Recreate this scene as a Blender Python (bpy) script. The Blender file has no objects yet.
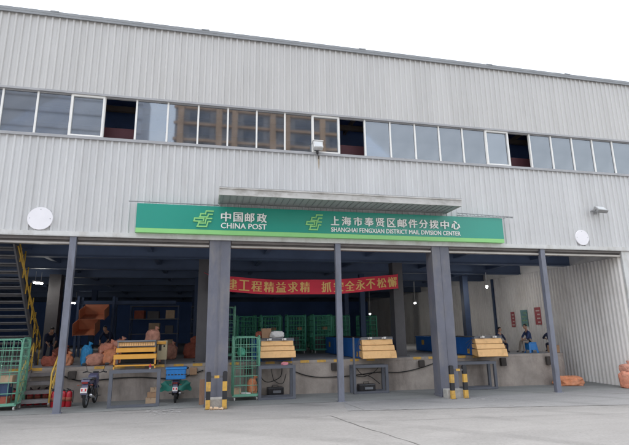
import bpy, bmesh, math, random
from mathutils import Vector, Matrix, Euler, noise
random.seed(7)
S = bpy.context.scene
C = S.collection
R = math.radians

# ------------------------------------------------------------------ camera
cam_d = bpy.data.cameras.new("camera"); cam = bpy.data.objects.new("camera", cam_d); C.objects.link(cam)
S.camera = cam
_r = Vector((0.97495116, -0.22197031, -0.01412151))
_u = Vector((-0.03544554, -0.21773755, 0.97536351))
_f = Vector((0.21957653, 0.95043124, 0.22015134))
M4 = Matrix(((_r.x, _u.x, -_f.x, -0.20896), (_r.y, _u.y, -_f.y, -15.12684), (_r.z, _u.z, -_f.z, 2.21546), (0, 0, 0, 1)))
cam.matrix_world = M4
cam_d.sensor_fit = 'HORIZONTAL'; cam_d.sensor_width = 36.0
cam_d.lens = 470.6965 / 629.0 * 36.0
cam_d.clip_start = 0.1; cam_d.clip_end = 2000

# ------------------------------------------------------------------ sky, sun, exposure
SUN_EL, SUN_AZ = R(75), R(290)
w = bpy.data.worlds.new("World"); S.world = w; w.use_nodes = True
nt = w.node_tree; nt.nodes.clear()
sky = nt.nodes.new("ShaderNodeTexSky"); sky.sky_type = 'NISHITA'; sky.sun_disc = False
sky.sun_elevation = SUN_EL; sky.sun_rotation = SUN_AZ
sky.air_density = 1.6; sky.dust_density = 2.0; sky.ozone_density = 1.0
hs = nt.nodes.new("ShaderNodeHueSaturation"); hs.inputs['Saturation'].default_value = 0.32
bg = nt.nodes.new("ShaderNodeBackground"); bg.inputs['Strength'].default_value = 0.12
wo = nt.nodes.new("ShaderNodeOutputWorld")
nt.links.new(sky.outputs[0], hs.inputs['Color']); nt.links.new(hs.outputs[0], bg.inputs['Color']); nt.links.new(bg.outputs[0], wo.inputs[0])
sd = bpy.data.lights.new("sun", 'SUN'); sd.energy = 0.6; sd.angle = R(30); sd.color = (1, 0.96, 0.9)
so = bpy.data.objects.new("sun", sd); C.objects.link(so)
sdir = Vector((math.sin(SUN_AZ)*math.cos(SUN_EL), math.cos(SUN_AZ)*math.cos(SUN_EL), math.sin(SUN_EL)))
so.rotation_euler = sdir.to_track_quat('Z', 'Y').to_euler(); so.location = sdir*60
S.view_settings.view_transform = 'Standard'; S.view_settings.look = 'None'
S.view_settings.gamma = 1.0; S.view_settings.use_curve_mapping = False
S.view_settings.exposure = 1.8

# ------------------------------------------------------------------ materials
MATS = {}
def mat(name, rgb, rough=0.6, metal=0.0, var=0.12, scale=4.0, bump=0.0, bscale=30.0, stretch=(1, 1, 1), spec=0.5, dirt=None):
    m = bpy.data.materials.new(name); m.use_nodes = True
    n = m.node_tree.nodes; l = m.node_tree.links
    b = n['Principled BSDF']
    tc = n.new("ShaderNodeTexCoord"); mp = n.new("ShaderNodeMapping"); mp.inputs['Scale'].default_value = stretch
    l.new(tc.outputs['Object'], mp.inputs['Vector'])
    nz = n.new("ShaderNodeTexNoise"); nz.inputs['Scale'].default_value = scale; nz.inputs['Detail'].default_value = 6; nz.inputs['Roughness'].default_value = 0.6
    l.new(mp.outputs[0], nz.inputs['Vector'])
    cr = n.new("ShaderNodeValToRGB")
    cr.color_ramp.elements[0].position = 0.3; cr.color_ramp.elements[1].position = 0.7
    cr.color_ramp.elements[0].color = tuple(c*(1-var) for c in rgb)+(1,)
    cr.color_ramp.elements[1].color = tuple(min(1, c*(1+var)) for c in rgb)+(1,)
    l.new(nz.outputs['Fac'], cr.inputs[0])
    out = cr.outputs[0]
    if dirt:   # (rgb, amount, scale, stretch)
        mp2 = n.new("ShaderNodeMapping"); mp2.inputs['Scale'].default_value = dirt[3]; l.new(tc.outputs['Object'], mp2.inputs['Vector'])
        n2 = n.new("ShaderNodeTexNoise"); n2.inputs['Scale'].default_value = dirt[2]; n2.inputs['Detail'].default_value = 8; n2.inputs['Roughness'].default_value = .65
        l.new(mp2.outputs[0], n2.inputs['Vector'])
        r2 = n.new("ShaderNodeValToRGB"); r2.color_ramp.elements[0].position = .48; r2.color_ramp.elements[1].position = .72
        r2.color_ramp.elements[1].color = (dirt[1],)*3+(1,)
        r2.color_ramp.elements[0].color = (0, 0, 0, 1)
        l.new(n2.outputs['Fac'], r2.inputs[0])
        mx = n.new("ShaderNodeMixRGB"); l.new(r2.outputs[0], mx.inputs[0]); l.new(out, mx.inputs[1]); mx.inputs[2].default_value = dirt[0]+(1,)
        out = mx.outputs[0]
    l.new(out, b.inputs['Base Color'])
    b.inputs['Roughness'].default_value = rough; b.inputs['Metallic'].default_value = metal
    b.inputs['Specular IOR Level'].default_value = spec
    if bump:
        n3 = n.new("ShaderNodeTexNoise"); n3.inputs['Scale'].default_value = bscale; n3.inputs['Detail'].default_value = 5
        l.new(mp.outputs[0], n3.inputs['Vector'])
        bp = n.new("ShaderNodeBump"); bp.inputs['Strength'].default_value = bump; bp.inputs['Distance'].default_value = .02
        l.new(n3.outputs['Fac'], bp.inputs['Height']); l.new(bp.outputs[0], b.inputs['Normal'])
    MATS[name] = m
    return m
def emis(name, rgb, s):
    m = bpy.data.materials.new(name); m.use_nodes = True
    b = m.node_tree.nodes['Principled BSDF']; b.inputs['Base Color'].default_value = (.8, .8, .8, 1)
    b.inputs['Emission Color'].default_value = rgb+(1,); b.inputs['Emission Strength'].default_value = s
    return m
def glass(name, refl=0.3, tint=(.5, .56, .64)):
    m = bpy.data.materials.new(name); m.use_nodes = True
    n = m.node_tree.nodes; l = m.node_tree.links; n.clear()
    o = n.new("ShaderNodeOutputMaterial"); mx = n.new("ShaderNodeMixShader"); mx2 = n.new("ShaderNodeMixShader")
    t = n.new("ShaderNodeBsdfTransparent"); t.inputs[0].default_value = tint+(1,)
    g = n.new("ShaderNodeBsdfGlossy"); g.inputs['Roughness'].default_value = 0.03; g.inputs['Color'].default_value = (.82, .88, .95, 1)
    d = n.new("ShaderNodeBsdfDiffuse"); d.inputs[0].default_value = (.30, .31, .33, 1)
    tc = n.new("ShaderNodeTexCoord"); nz = n.new("ShaderNodeTexNoise"); nz.inputs['Scale'].default_value = 2.2; nz.inputs['Detail'].default_value = 7
    l.new(tc.outputs['Object'], nz.inputs['Vector'])
    rp = n.new("ShaderNodeMapRange"); rp.inputs[1].default_value = .3; rp.inputs[2].default_value = .8; rp.inputs[3].default_value = .10; rp.inputs[4].default_value = .34
    l.new(nz.outputs['Fac'], rp.inputs[0]); l.new(rp.outputs[0], mx2.inputs[0])
    fr = n.new("ShaderNodeFresnel"); fr.inputs['IOR'].default_value = 2.0
    ad = n.new("ShaderNodeMath"); ad.operation = 'ADD'; ad.inputs[1].default_value = refl-.11; l.new(fr.outputs[0], ad.inputs[0])
    bp = n.new("ShaderNodeBump"); bp.inputs['Strength'].default_value = .05; bp.inputs['Distance'].default_value = .01
    n4 = n.new("ShaderNodeTexNoise"); n4.inputs['Scale'].default_value = 1.1; n4.inputs['Detail'].default_value = 1; l.new(tc.outputs['Object'], n4.inputs['Vector']); l.new(n4.outputs['Fac'], bp.inputs['Height'])
    l.new(bp.outputs[0], g.inputs['Normal'])
    l.new(t.outputs[0], mx2.inputs[1]); l.new(d.outputs[0], mx2.inputs[2])
    l.new(ad.outputs[0], mx.inputs[0]); l.new(mx2.outputs[0], mx.inputs[1]); l.new(g.outputs[0], mx.inputs[2])
    l.new(mx.outputs[0], o.inputs[0])
    return m

m_clad_lo = mat("lower cladding steel", (.585, .585, .585), .42, 0, .07, 1.2, stretch=(1, 1, .12), dirt=((.44, .43, .42), .5, 1.6, (2.2, 1, .22)))
m_clad_up = mat("upper cladding steel", (.555, .546, .533), .45, 0, .05, 1.0, stretch=(1, 1, .1), dirt=((.43, .42, .40), .5, 1.4, (2.0, 1, .18)))
m_clad_in = mat("inner wall steel", (.76, .73, .70), .5, 0, .06, 1.2, stretch=(1, 1, .15), dirt=((.42, .38, .34), .5, .9, (1, 1, .5)))
m_trim = mat("pale trim metal", (.60, .60, .59), .4, 0, .08, 3, dirt=((.35, .32, .28), .6, 2.5, (1, 1, .5)))
m_cap = mat("roof edge metal", (.26, .27, .28), .5, 0, .12, 2)
m_lintel = mat("lintel steel", (.16, .145, .14), .55, 0, .18, 1.5)
m_lip = mat("shutter bottom bar edge glint", (.42, .39, .36), .4, .3, .1, 2)  # light reflected along the bottom edge is put into this paler colour
m_col = mat("column grey blue paint", (.135, .14, .175), .5, 0, .12, 1.5, dirt=((.24, .22, .205), .75, 2.2, (1, 1, .35)))
m_post = mat("post grey blue paint", (.17, .18, .225), .45, 0, .08, 2, dirt=((.09, .085, .09), .7, 3, (1, 1, .3)))
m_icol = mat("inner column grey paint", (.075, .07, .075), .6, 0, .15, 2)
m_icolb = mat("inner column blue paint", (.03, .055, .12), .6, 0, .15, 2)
m_ceil = mat("ceiling blue grey", (.085, .132, .265), .7, 0, .15, .6)  # blue lens haze in the hall is put into ceiling and beam colours
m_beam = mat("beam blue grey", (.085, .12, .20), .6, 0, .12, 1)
m_dark = mat("haze blue inner wall", (.10, .18, .42), .8, 0, .25, .4)  # lens flare lifting the dark hall is put into this blue
m_room = mat("upper room lightened blue", (.27, .41, .76), .8, 0, .2, .5)  # raised blue stands in for light missing behind the open windows
m_white = mat("white aluminium", (.80, .79, .76), .35, 0, .04, 3)
m_sill = mat("sill grey metal", (.36, .36, .37), .45, 0, .1, 2)
m_pane = glass("window glass", .20)
m_pane2 = glass("sash glass", .24, (.5, .54, .56))
m_maroon = mat("maroon partition", (.09, .026, .035), .7, 0, .2, 1)
m_joist = mat("pale joist", (.34, .27, .22), .6, 0, .2, 1)
m_conc = mat("dock concrete", (.34, .295, .262), .85, 0, .22, 1.6, .45, 14, dirt=((.13, .11, .10), .85, 1.3, (1, 1, .4)))
m_dockf = mat("dock floor concrete", (.30, .29, .29), .8, 0, .2, .8)
m_foot = mat("footing concrete", (.42, .40, .37), .9, 0, .2, 6, .5, 25)
m_yel = mat("yellow paint", (.62, .36, .07), .5, 0, .16, 5, dirt=((.2, .14, .08), .7, 6, (1, 1, 1)))
m_blk = mat("black paint", (.022, .022, .026), .5, 0, .2, 5)
m_rub = mat("black rubber", (.02, .02, .021), .8, 0, .2, 8)
m_brub = mat("worn brown rubber", (.05, .042, .038), .85, 0, .25, 6)
m_green = mat("cage green paint", (.15, .37, .26), .45, 0, .12, 4)
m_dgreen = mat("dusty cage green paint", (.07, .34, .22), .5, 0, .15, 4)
m_yrail = mat("yellow railing paint", (.60, .37, .06), .5, 0, .15, 5)
m_stair = mat("stair dark steel", (.10, .098, .105), .55, 0, .2, 3)
m_step = mat("step grey steel", (.17, .155, .155), .6, 0, .2, 3)
m_red = mat("extinguisher red", (.42, .018, .03), .3, 0, .1, 4)
m_sack = mat("orange woven sack", (.60, .235, .15), .75, 0, .22, 7, .6, 40, dirt=((.66, .38, .27), .6, 3, (1, 1, 1)))
m_sackd = mat("rust woven sack", (.30, .08, .05), .8, 0, .22, 7, .6, 40)
m_sack2 = mat("faded orange woven sack", (.52, .25, .18), .8, 0, .24, 6, .6, 40, dirt=((.34, .18, .13), .6, 3.5, (1, 1, 1)))
m_sack3 = mat("bright orange woven sack", (.66, .25, .12), .7, 0, .2, 8, .6, 40, dirt=((.72, .42, .30), .5, 3, (1, 1, 1)))
m_bsack = mat("blue woven sack", (.02, .22, .46), .6, 0, .2, 7, .5, 40)
m_ysack = mat("ochre cloth", (.36, .24, .09), .8, 0, .2, 7, .5, 40)
m_chute = mat("chute orange", (.58, .22, .12), .5, 0, .1, 3)
m_conv = mat("conveyor yellow", (.88, .53, .23), .5, 0, .06, 3, dirt=((.5, .27, .1), .6, 4, (1, 1, 1)))
m_convo = mat("conveyor orange", (.78, .38, .06), .5, 0, .08, 3)
m_convin = mat("conveyor inner tan", (.45, .25, .10), .6, 0, .1, 3)
m_blue = mat("conveyor blue paint", (.02, .125, .42), .4, 0, .12, 2)
m_steel = mat("grey steel", (.20, .21, .23), .45, .2, .12, 4)
m_frame = mat("support frame grey", (.105, .112, .135), .5, 0, .12, 3)
m_belt = mat("belt black", (.02, .02, .022), .7)
m_card = mat("cardboard", (.36, .22, .13), .85, 0, .12, 4)
m_card2 = mat("pale cardboard", (.46, .33, .22), .85, 0, .12, 4)
m_wrap = mat("white plastic wrap", (.68, .66, .63), .4, 0, .1, 8, .4, 30)
m_board = mat("plywood board", (.32, .19, .125), .8, 0, .15, 3, stretch=(6, 6, .6))
m_cab = mat("cream cabinet", (.52, .44, .28), .5, 0, .1, 3)
m_sign = mat("sign green panel", (.010, .275, .205), .28, 0, .04, .5, spec=.6)
m_lime = mat("sign lime", (.26, .60, .21), .4, 0, .03, 2)
m_letter = mat("white letter acrylic", (.84, .83, .80), .4, 0, .03, 3)
m_ban = mat("red banner cloth", (.62, .03, .06), .7, 0, .12, 1.5)
m_gold = mat("gold lettering", (.78, .50, .17), .6, 0, .06, 3)
m_cano = mat("canopy fascia metal", (.52, .51, .49), .45, 0, .1, 2, dirt=((.24, .22, .19), .8, 2.2, (1, 1, 2)))
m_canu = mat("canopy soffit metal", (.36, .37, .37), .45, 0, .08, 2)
m_disc = mat("white disc enamel", (.82, .80, .83), .4, 0, .03, 3)
m_lampg = mat("lamp housing grey", (.30, .30, .30), .4, .2, .1, 5)
m_lens = mat("lamp lens", (.55, .57, .58), .2, 0, .05, 5)
m_skin = mat("skin", (.38, .21, .14), .6, 0, .08, 8)
m_hair = mat("black hair", (.015, .013, .013), .6)
m_navy = mat("navy cloth", (.018, .035, .10), .85, 0, .2, 10)
m_dnavy = mat("dark navy cloth", (.012, .018, .05), .85, 0, .2, 10)
m_khaki = mat("khaki cloth", (.22, .18, .15), .85, 0, .15, 10)
m_tblue = mat("blue plastic", (.015, .19, .52), .35, 0, .08, 6)
m_apron = mat("green waterproof cloth", (.015, .16, .125), .5, 0, .2, 6, .4, 20)
m_mb = mat("motorcycle black", (.018, .018, .022), .3, 0, .1, 6)
m_mg = mat("motorcycle violet grey", (.10, .10, .17), .3, 0, .1, 6)
m_chrome = mat("chrome", (.6, .6, .62), .2, .9, .05, 6)
m_tail = mat("red lens", (.22, .012, .012), .25)
m_plate = mat("plate white", (.7, .66, .64), .5)
m_platered = mat("plate red", (.55, .03, .04), .5)
m_pred = mat("poster red", (.36, .07, .08), .6, 0, .15, 6)
m_pblue = mat("poster blue", (.14, .27, .28), .6, 0, .3, 9)
m_pgreen = mat("poster green", (.20, .34, .20), .6, 0, .3, 9)
m_ppale = mat("poster pale print", (.62, .5, .46), .6, 0, .1, 9)
m_pink = mat("pink cloth", (.60, .22, .26), .8, 0, .15, 8)
m_tube = emis("lit tube", (1, .98, .92), 40)
m_apt = mat("apartment render", (.26, .26, .28), .8, 0, .15, .3)
m_apt2 = mat("apartment ochre frames", (.52, .32, .185), .8, 0, .12, .4)
m_aptw = mat("apartment window", (.05, .07, .11), .15, 0, .2, .5)

# ground material with cracks and wear
def ground_mat(name, base, inner=False):
    m = bpy.data.materials.new(name); m.use_nodes = True
    n = m.node_tree.nodes; l = m.node_tree.links; b = n['Principled BSDF']
    tc = n.new("ShaderNodeTexCoord")
    def noise(sc, st=(1, 1, 1), det=8, ro=.6):
        mp = n.new("ShaderNodeMapping"); mp.inputs['Scale'].default_value = st; l.new(tc.outputs['Object'], mp.inputs[0])
        z = n.new("ShaderNodeTexNoise"); z.inputs['Scale'].default_value = sc; z.inputs['Detail'].default_value = det; z.inputs['Roughness'].default_value = ro
        l.new(mp.outputs[0], z.inputs[0]); return z
    def ramp(src, p0, c0, p1, c1):
        r = n.new("ShaderNodeValToRGB"); r.color_ramp.elements[0].position = p0; r.color_ramp.elements[1].position = p1
        r.color_ramp.elements[0].color = c0+(1,); r.color_ramp.elements[1].color = c1+(1,); l.new(src, r.inputs[0]); return r.outputs[0]
    def mix(fac, a, bb, mode='MIX'):
        x = n.new("ShaderNodeMixRGB"); x.blend_type = mode; l.new(fac, x.inputs[0]) if not isinstance(fac, float) else setattr(x.inputs[0], 'default_value', fac)
        l.new(a, x.inputs[1])
        if isinstance(bb, tuple): x.inputs[2].default_value = bb+(1,)
        else: l.new(bb, x.inputs[2])
        return x.outputs[0]
    lo = tuple(c*.86 for c in base); hi = tuple(c*1.10 for c in base)
    col = ramp(noise(.7, (.5, 1.2, 1)).outputs['Fac'], .35, tuple(c*.82 for c in base), .65, tuple(c*1.12 for c in base))
    # long scuffs across the yard
    col = mix(ramp(noise(1.0, (.16, 1.5, 1), 6).outputs['Fac'], .50, (0, 0, 0), .68, (.65, .65, .65)), col, tuple(min(.8, c*1.28) for c in base))
    col = mix(ramp(noise(.8, (.3, 1.1, 1), 7).outputs['Fac'], .52, (0, 0, 0), .70, (.8, .8, .8)), col, tuple(c*.70 for c in base))
    # tyre arcs worn into the concrete
    mpw = n.new("ShaderNodeMapping"); mpw.inputs['Location'].default_value = (14, 26, 0); l.new(tc.outputs['Object'], mpw.inputs[0])
    wv = n.new("ShaderNodeTexWave"); wv.wave_type = 'RINGS'; wv.rings_direction = 'Z'; wv.inputs['Scale'].default_value = .16; wv.inputs['Distortion'].default_value = 2.5; wv.inputs['Detail'].default_value = 3; wv.inputs['Detail Scale'].default_value = .4
    l.new(mpw.outputs[0], wv.inputs[0])
    tm = n.new("ShaderNodeMath"); tm.operation = 'MULTIPLY'; l.new(ramp(wv.outputs['Fac'], .82, (0, 0, 0), .97, (.85, .85, .85)), tm.inputs[0]); l.new(ramp(noise(.5).outputs['Fac'], .42, (0, 0, 0), .6, (1, 1, 1)), tm.inputs[1])
    col = mix(tm.outputs[0], col, tuple(c*.62 for c in base))
    # fine grain
    col = mix(.5, col, ramp(noise(16, det=8, ro=.75).outputs['Fac'], .3, tuple(c*.7 for c in base), .7, tuple(c*1.22 for c in base)))
    # small dark spots
    col = mix(ramp(noise(6.0, det=3).outputs['Fac'], .66, (0, 0, 0), .74, (.7, .7, .7)), col, tuple(c*.62 for c in base))
    l.new(col, b.inputs['Base Color']); b.inputs['Roughness'].default_value = .85
    bp = n.new("ShaderNodeBump"); bp.inputs['Strength'].default_value = .25; bp.inputs['Distance'].default_value = .02
    l.new(noise(20).outputs['Fac'], bp.inputs['Height']); l.new(bp.outputs[0], b.inputs['Normal'])
    return m
m_yard = ground_mat("yard concrete", (.240, .232, .225))
m_apronc = ground_mat("bay floor concrete", (.235, .24, .232))
m_thresh = ground_mat("threshold concrete", (.228, .226, .226))
m_rust = mat("rust streak", (.44, .37, .29), .7, 0, .1, 8)
m_crack = mat("crack dirt", (.17, .162, .155), .9, 0, .2, 3)
m_spill = mat("white lime spill", (.40, .39, .385), .9, 0, .1, 5)

# ------------------------------------------------------------------ mesh builder
class MB:
    def __init__(s): s.v = []; s.f = []; s.m = []; s.sm = []
    def add(s, vs, fs, mi=0, smooth=False, T=None):
        o = len(s.v)
        for p in vs:
            p = Vector(p); s.v.append(T @ p if T else p)
        for f in fs: s.f.append([i+o for i in f]); s.m.append(mi); s.sm.append(smooth)
        return s
    def box(s, x0, x1, y0, y1, z0, z1, mi=0, T=None, b=0.0):
        if b <= 0:
            vs = [(x0, y0, z0), (x1, y0, z0), (x1, y1, z0), (x0, y1, z0), (x0, y0, z1), (x1, y0, z1), (x1, y1, z1), (x0, y1, z1)]
            fs = [(0, 3, 2, 1), (4, 5, 6, 7), (0, 1, 5, 4), (1, 2, 6, 5), (2, 3, 7, 6), (3, 0, 4, 7)]
            return s.add(vs, fs, mi, False, T)
        bm = bmesh.new(); bmesh.ops.create_cube(bm, size=1)
        for v in bm.verts: v.co = Vector(((x0+x1)/2+v.co.x*(x1-x0), (y0+y1)/2+v.co.y*(y1-y0), (z0+z1)/2+v.co.z*(z1-z0)))
        b = min(b, .45*min(abs(x1-x0), abs(y1-y0), abs(z1-z0)))
        bmesh.ops.bevel(bm, geom=list(bm.edges), offset=b, segments=2, affect='EDGES', profile=.5)
        return s.bm(bm, mi, False, T)
    def bm(s, bm, mi=0, smooth=False, T=None):
        bm.verts.index_update()
        s.add([v.co.copy() for v in bm.verts], [[v.index for v in f.verts] for f in bm.faces], mi, smooth, T); bm.free(); return s
    def tube(s, pts, r, seg=8, mi=0, T=None, closed=False):
        pts = [Vector(p) for p in pts]; n = len(pts); vs = []; fs = []
        up0 = None
        for i, p in enumerate(pts):
            if closed: d = pts[(i+1) % n]-pts[i-1]
            else: d = pts[min(i+1, n-1)]-pts[max(i-1, 0)]
            d.normalize()
            a = up0 if up0 is not None else (Vector((0, 0, 1)) if abs(d.z) < .9 else Vector((1, 0, 0)))
            x = a - d*a.dot(d); x.normalize(); up0 = x; y = d.cross(x)
            rr = r[i] if isinstance(r, (list, tuple)) else r
            for k in range(seg):
                t = 2*math.pi*k/seg+math.pi/seg; vs.append(p+x*math.cos(t)*rr+y*math.sin(t)*rr)
        rng = range(n if closed else n-1)
        for i in rng:
            j = (i+1) % n
            for k in range(seg): fs.append((i*seg+k, i*seg+(k+1) % seg, j*seg+(k+1) % seg, j*seg+k))
        if not closed: fs.append(tuple(range(seg))[::-1]); fs.append(tuple((n-1)*seg+k for k in range(seg)))
        return s.add(vs, fs, mi, seg > 5, T)
    def bar(s, a, b, wx, wy=None, mi=0, T=None):
        wy = wy or wx
        a, b = Vector(a), Vector(b); d = (b-a); L = d.length; d.normalize()
        q = d.to_track_quat('Z', 'Y').to_matrix().to_4x4(); X = Matrix.Translation(a) @ q
        return s.box(-wx/2, wx/2, -wy/2, wy/2, 0, L, mi, (T @ X) if T else X)
    def lathe(s, prof, seg=20, mi=0, T=None, smooth=True):
        vs = []; fs = []; n = len(prof)
        for r, z in prof:
            for k in range(seg):
                t = 2*math.pi*k/seg; vs.append((r*math.cos(t), r*math.sin(t), z))
        for i in range(n-1):
            for k in range(seg): fs.append((i*seg+k, i*seg+(k+1) % seg, (i+1)*seg+(k+1) % seg, (i+1)*seg+k))
        fs.append(tuple(range(seg))[::-1]); fs.append(tuple((n-1)*seg+k for k in range(seg)))
        return s.add(vs, fs, mi, smooth, T)
    def prism(s, poly, a, b, axis='y', mi=0, T=None):   # poly in the two other axes, extruded from a to b
        n = len(poly)
        def P(p, t): return (p[0], t, p[1]) if axis == 'y' else ((t, p[0], p[1]) if axis == 'x' else (p[0], p[1], t))
        vs = [P(p, a) for p in poly]+[P(p, b) for p in poly]
        fs = [tuple(range(n)), tuple(range(2*n-1, n-1, -1))]+[(i, n+i, n+(i+1) % n, (i+1) % n) for i in range(n)]
        return s.add(vs, fs, mi, False, T)
    def ball(s, c, r, mi=0, seg=12, T=None):
        bm = bmesh.new(); bmesh.ops.create_uvsphere(bm, u_segments=seg, v_segments=max(6, seg//2+2), radius=1)
        rr = r if isinstance(r, (tuple, list)) else (r, r, r)
        for v in bm.verts: v.co = Vector((c[0]+v.co.x*rr[0], c[1]+v.co.y*rr[1], c[2]+v.co.z*rr[2]))
        return s.bm(bm, mi, True, T)
    def build(s, name, mats, parent=None):
        me = bpy.data.meshes.new(name); me.from_pydata([tuple(v) for v in s.v], [], s.f)
        mats = mats if isinstance(mats, (list, tuple)) else [mats]
        for m in mats: me.materials.append(m)
        me.polygons.foreach_set('material_index', s.m); me.polygons.foreach_set('use_smooth', s.sm)
        bm = bmesh.new(); bm.from_mesh(me); bmesh.ops.recalc_face_normals(bm, faces=bm.faces[:]); bm.to_mesh(me); bm.free()
        me.update()
        o = bpy.data.objects.new(name, me); C.objects.link(o)
        if parent: o.parent = parent
        return o
def tag(o, label, cat, group=None):
    o['label'] = label; o['category'] = cat
    if group: o['group'] = group
    return o
def struct(o): o['kind'] = 'structure'; return o
def empty(name, loc, label, cat, group=None, rz=0.0):
    o = bpy.data.objects.new(name, None); C.objects.link(o); o.location = loc; o.rotation_euler = (0, 0, rz); o.empty_display_size = .2
    return tag(o, label, cat, group)
def kids(o): return [c for c in bpy.data.objects if c.parent == o]
def dup(o, loc=None, rz=None, label=None, group=None, parent=None, scale=None):
    c = o.copy(); C.objects.link(c)
    if parent: c.parent = parent
    if loc is not None: c.location = loc
    if rz is not None: c.rotation_euler = (0, 0, rz)
    if scale is not None: c.scale = scale
    if label: c['label'] = label
    if group: c['group'] = group
    for k in kids(o): dup(k, parent=c)
    return c
def gz(x): return -0.0069*x          # the yard falls gently to the right
D = 1.114                            # dock height
DY = 2.04                            # dock face

# ------------------------------------------------------------------ ground
def sheet(name, x0, x1, y0, y1, dz, m, nx=1):
    b = MB(); vs = []; fs = []
    for i in range(nx+1):
        x = x0+(x1-x0)*i/nx
        vs += [(x, y0, gz(x)+dz), (x, y1, gz(x)+dz)]
    for i in range(nx): fs.append((2*i, 2*i+2, 2*i+3, 2*i+1))
    b.add(vs, fs); return struct(b.build(name, m))
sheet('ground', -260, 260, -300, 500, 0, m_yard)
sheet('bay_floor', -20, 15.58, -.02, 2.6, .006, m_apronc)
random.seed(11)
def crack(pts, wd):
    b = MB(); P = []
    for i in range(len(pts)-1):
        a, c = Vector(pts[i]+(0,)), Vector(pts[i+1]+(0,)); n = max(2, int((c-a).length/.25))
        for k in range(n): P.append(a.lerp(c, k/n)+Vector((random.uniform(-.02, .02), random.uniform(-.035, .035), 0)))
    P.append(Vector(pts[-1]+(0,)))
    vs = []; fs = []
    for i, p in enumerate(P):
        d = (P[min(i+1, len(P)-1)]-P[max(i-1, 0)]).normalized(); nrm = Vector((-d.y, d.x, 0)); ww = wd*random.uniform(.4, 1.2)
        for sgn in (-1, 1):
            v = p+nrm*ww*sgn*.5; vs.append((v.x, v.y, gz(v.x)+.009))
    for i in range(len(P)-1): fs.append((2*i, 2*i+1, 2*i+3, 2*i+2))
    b.add(vs, fs); return struct(b.build('ground_crack', m_crack))
crack([(3.1, -2.39), (3.3, -3.3), (3.54, -4.33), (3.95, -5.73), (4.1, -6.8)], .03)
crack([(3.75, -1.75), (5.4, -2.0), (7.5, -2.25), (9.2, -2.5), (11.9, -2.95)], .03)
crack([(4.1, -.15), (4.12, -.9), (4.22, -1.72)], .018)
crack([(8.9, -.6), (9.6, -1.4), (9.9, -2.5)], .014)
crack([(13.4, -.9), (15.4, -.8)], .03)
crack([(-9, -.45), (-3, -.5), (3.5, -.55)], .012)
crack([(-8, -2.2), (-2.6, -2.1), (3.1, -2.39)], .012)
crack([(3.3, -3.3), (8, -3.75), (13, -4.4)], .012)
b = MB(); poly = [(3.75, -1.74), (7.5, -2.24), (9.2, -2.49), (11.9, -2.94), (17, -3.6), (17, -.03), (4.1, -.03)]
b.add([(x, y, gz(x)+.004) for x, y in poly], [tuple(range(7))]); struct(b.build('threshold_slab', m_thresh))
def spill(cx, cy, n, sx, sy, seed):
    random.seed(seed); b = MB()
    for k in range(n):
        x = cx+random.gauss(0, sx); y = cy+random.gauss(0, sy); r = random.uniform(.012, .05)
        pts = [(x+r*1.8*random.uniform(.5, 1.1)*math.cos(t*math.pi/3.5), y+r*random.uniform(.5, 1.1)*math.sin(t*math.pi/3.5)) for t in range(7)]
        b.add([(p[0], p[1], gz(p[0])+.0095+.00003*k) for p in pts], [tuple(range(7))])
    o = b.build('spilled_lime', m_spill); o['kind'] = 'stuff'; tag(o, 'white powder spilled on the yard concrete before the steel frame', 'spill') ; return o
spill(-1.35, -.25, 46, .28, .45, 3)
o = spill(8.75, -.75, 12, .25, .2, 5); o['label'] = 'small white flecks on the concrete beside the right barrier'

# ------------------------------------------------------------------ warehouse
WH = empty('warehouse', (0, 0, 0), 'long grey corrugated warehouse with a window strip and open loading bays', 'warehouse')
X0, X1, XE = -20.0, 28.0, 15.6
HC, HS, HW, HR = 5.07, 8.207, 9.638, 12.375
def corrug(b, x0, x1, z0, z1, y, pitch=.213, dep=.037, top=.05, base=.085, T=None, mi=0, sgn=-1):
    xs = []; x = x0
    while x < x1-pitch*.99:
        c = x+pitch/2
        xs += [(x, 0), (c-base/2, 0), (c-top/2, dep), (c+top/2, dep), (c+base/2, 0)]; x += pitch
    xs.append((x1, 0)); vs = []; fs = []
    for px, d in xs: vs += [(px, y+sgn*d, z0), (px, y+sgn*d, z1)]
    for i in range(len(xs)-1): fs.append((2*i, 2*i+2, 2*i+3, 2*i+1))
    b.add(vs, fs, mi, False, T)
b = MB(); corrug(b, X0, X1, HC+.05, HS-.09, -.02); b.box(X0, X1, .0, .14, HC+.05, HS-.09); b.build('lower_cladding', m_clad_lo, WH)
b = MB(); corrug(b, X0, X1, HW+.07, HR-.03, -.02); b.box(X0, X1, .0, .14, HW+.07, HR-.03); b.build('upper_cladding', m_clad_up, WH)
b = MB(); b.box(X0-.1, X1+.1, -.12, .3, HR-.02, HR+.075); b.box(X0-.1, X1+.1, -.115, -.085, HR-.10, HR-.02); b.build('roof_cap', m_cap, WH)
for x in (-5.35, -.55, 5.2, 10.55, 14.2):
    b = MB(); b.box(x-.13, x+.13, -.13, -.06, HR+.05, HR+.10); b.build('roof_clip', m_cap, WH)
b = MB(); b.box(X0, X1, -.09, -.003, HC-.03, HC+.09); b.box(X0, X1, -.085, .10, HC-.055, HC-.03); b.build('bottom_trim', m_trim, WH)
b = MB(); b.box(X0, X1, -.10, .12, HS-.09, HS-.03); b.box(X0, X1, -.07, .12, HS-.03, HS+.01); b.build('window_sill', m_sill, WH)
b = MB(); b.box(X0, X1, -.075, .12, HW+.0, HW+.068); b.build('window_head', m_sill, WH)
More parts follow.
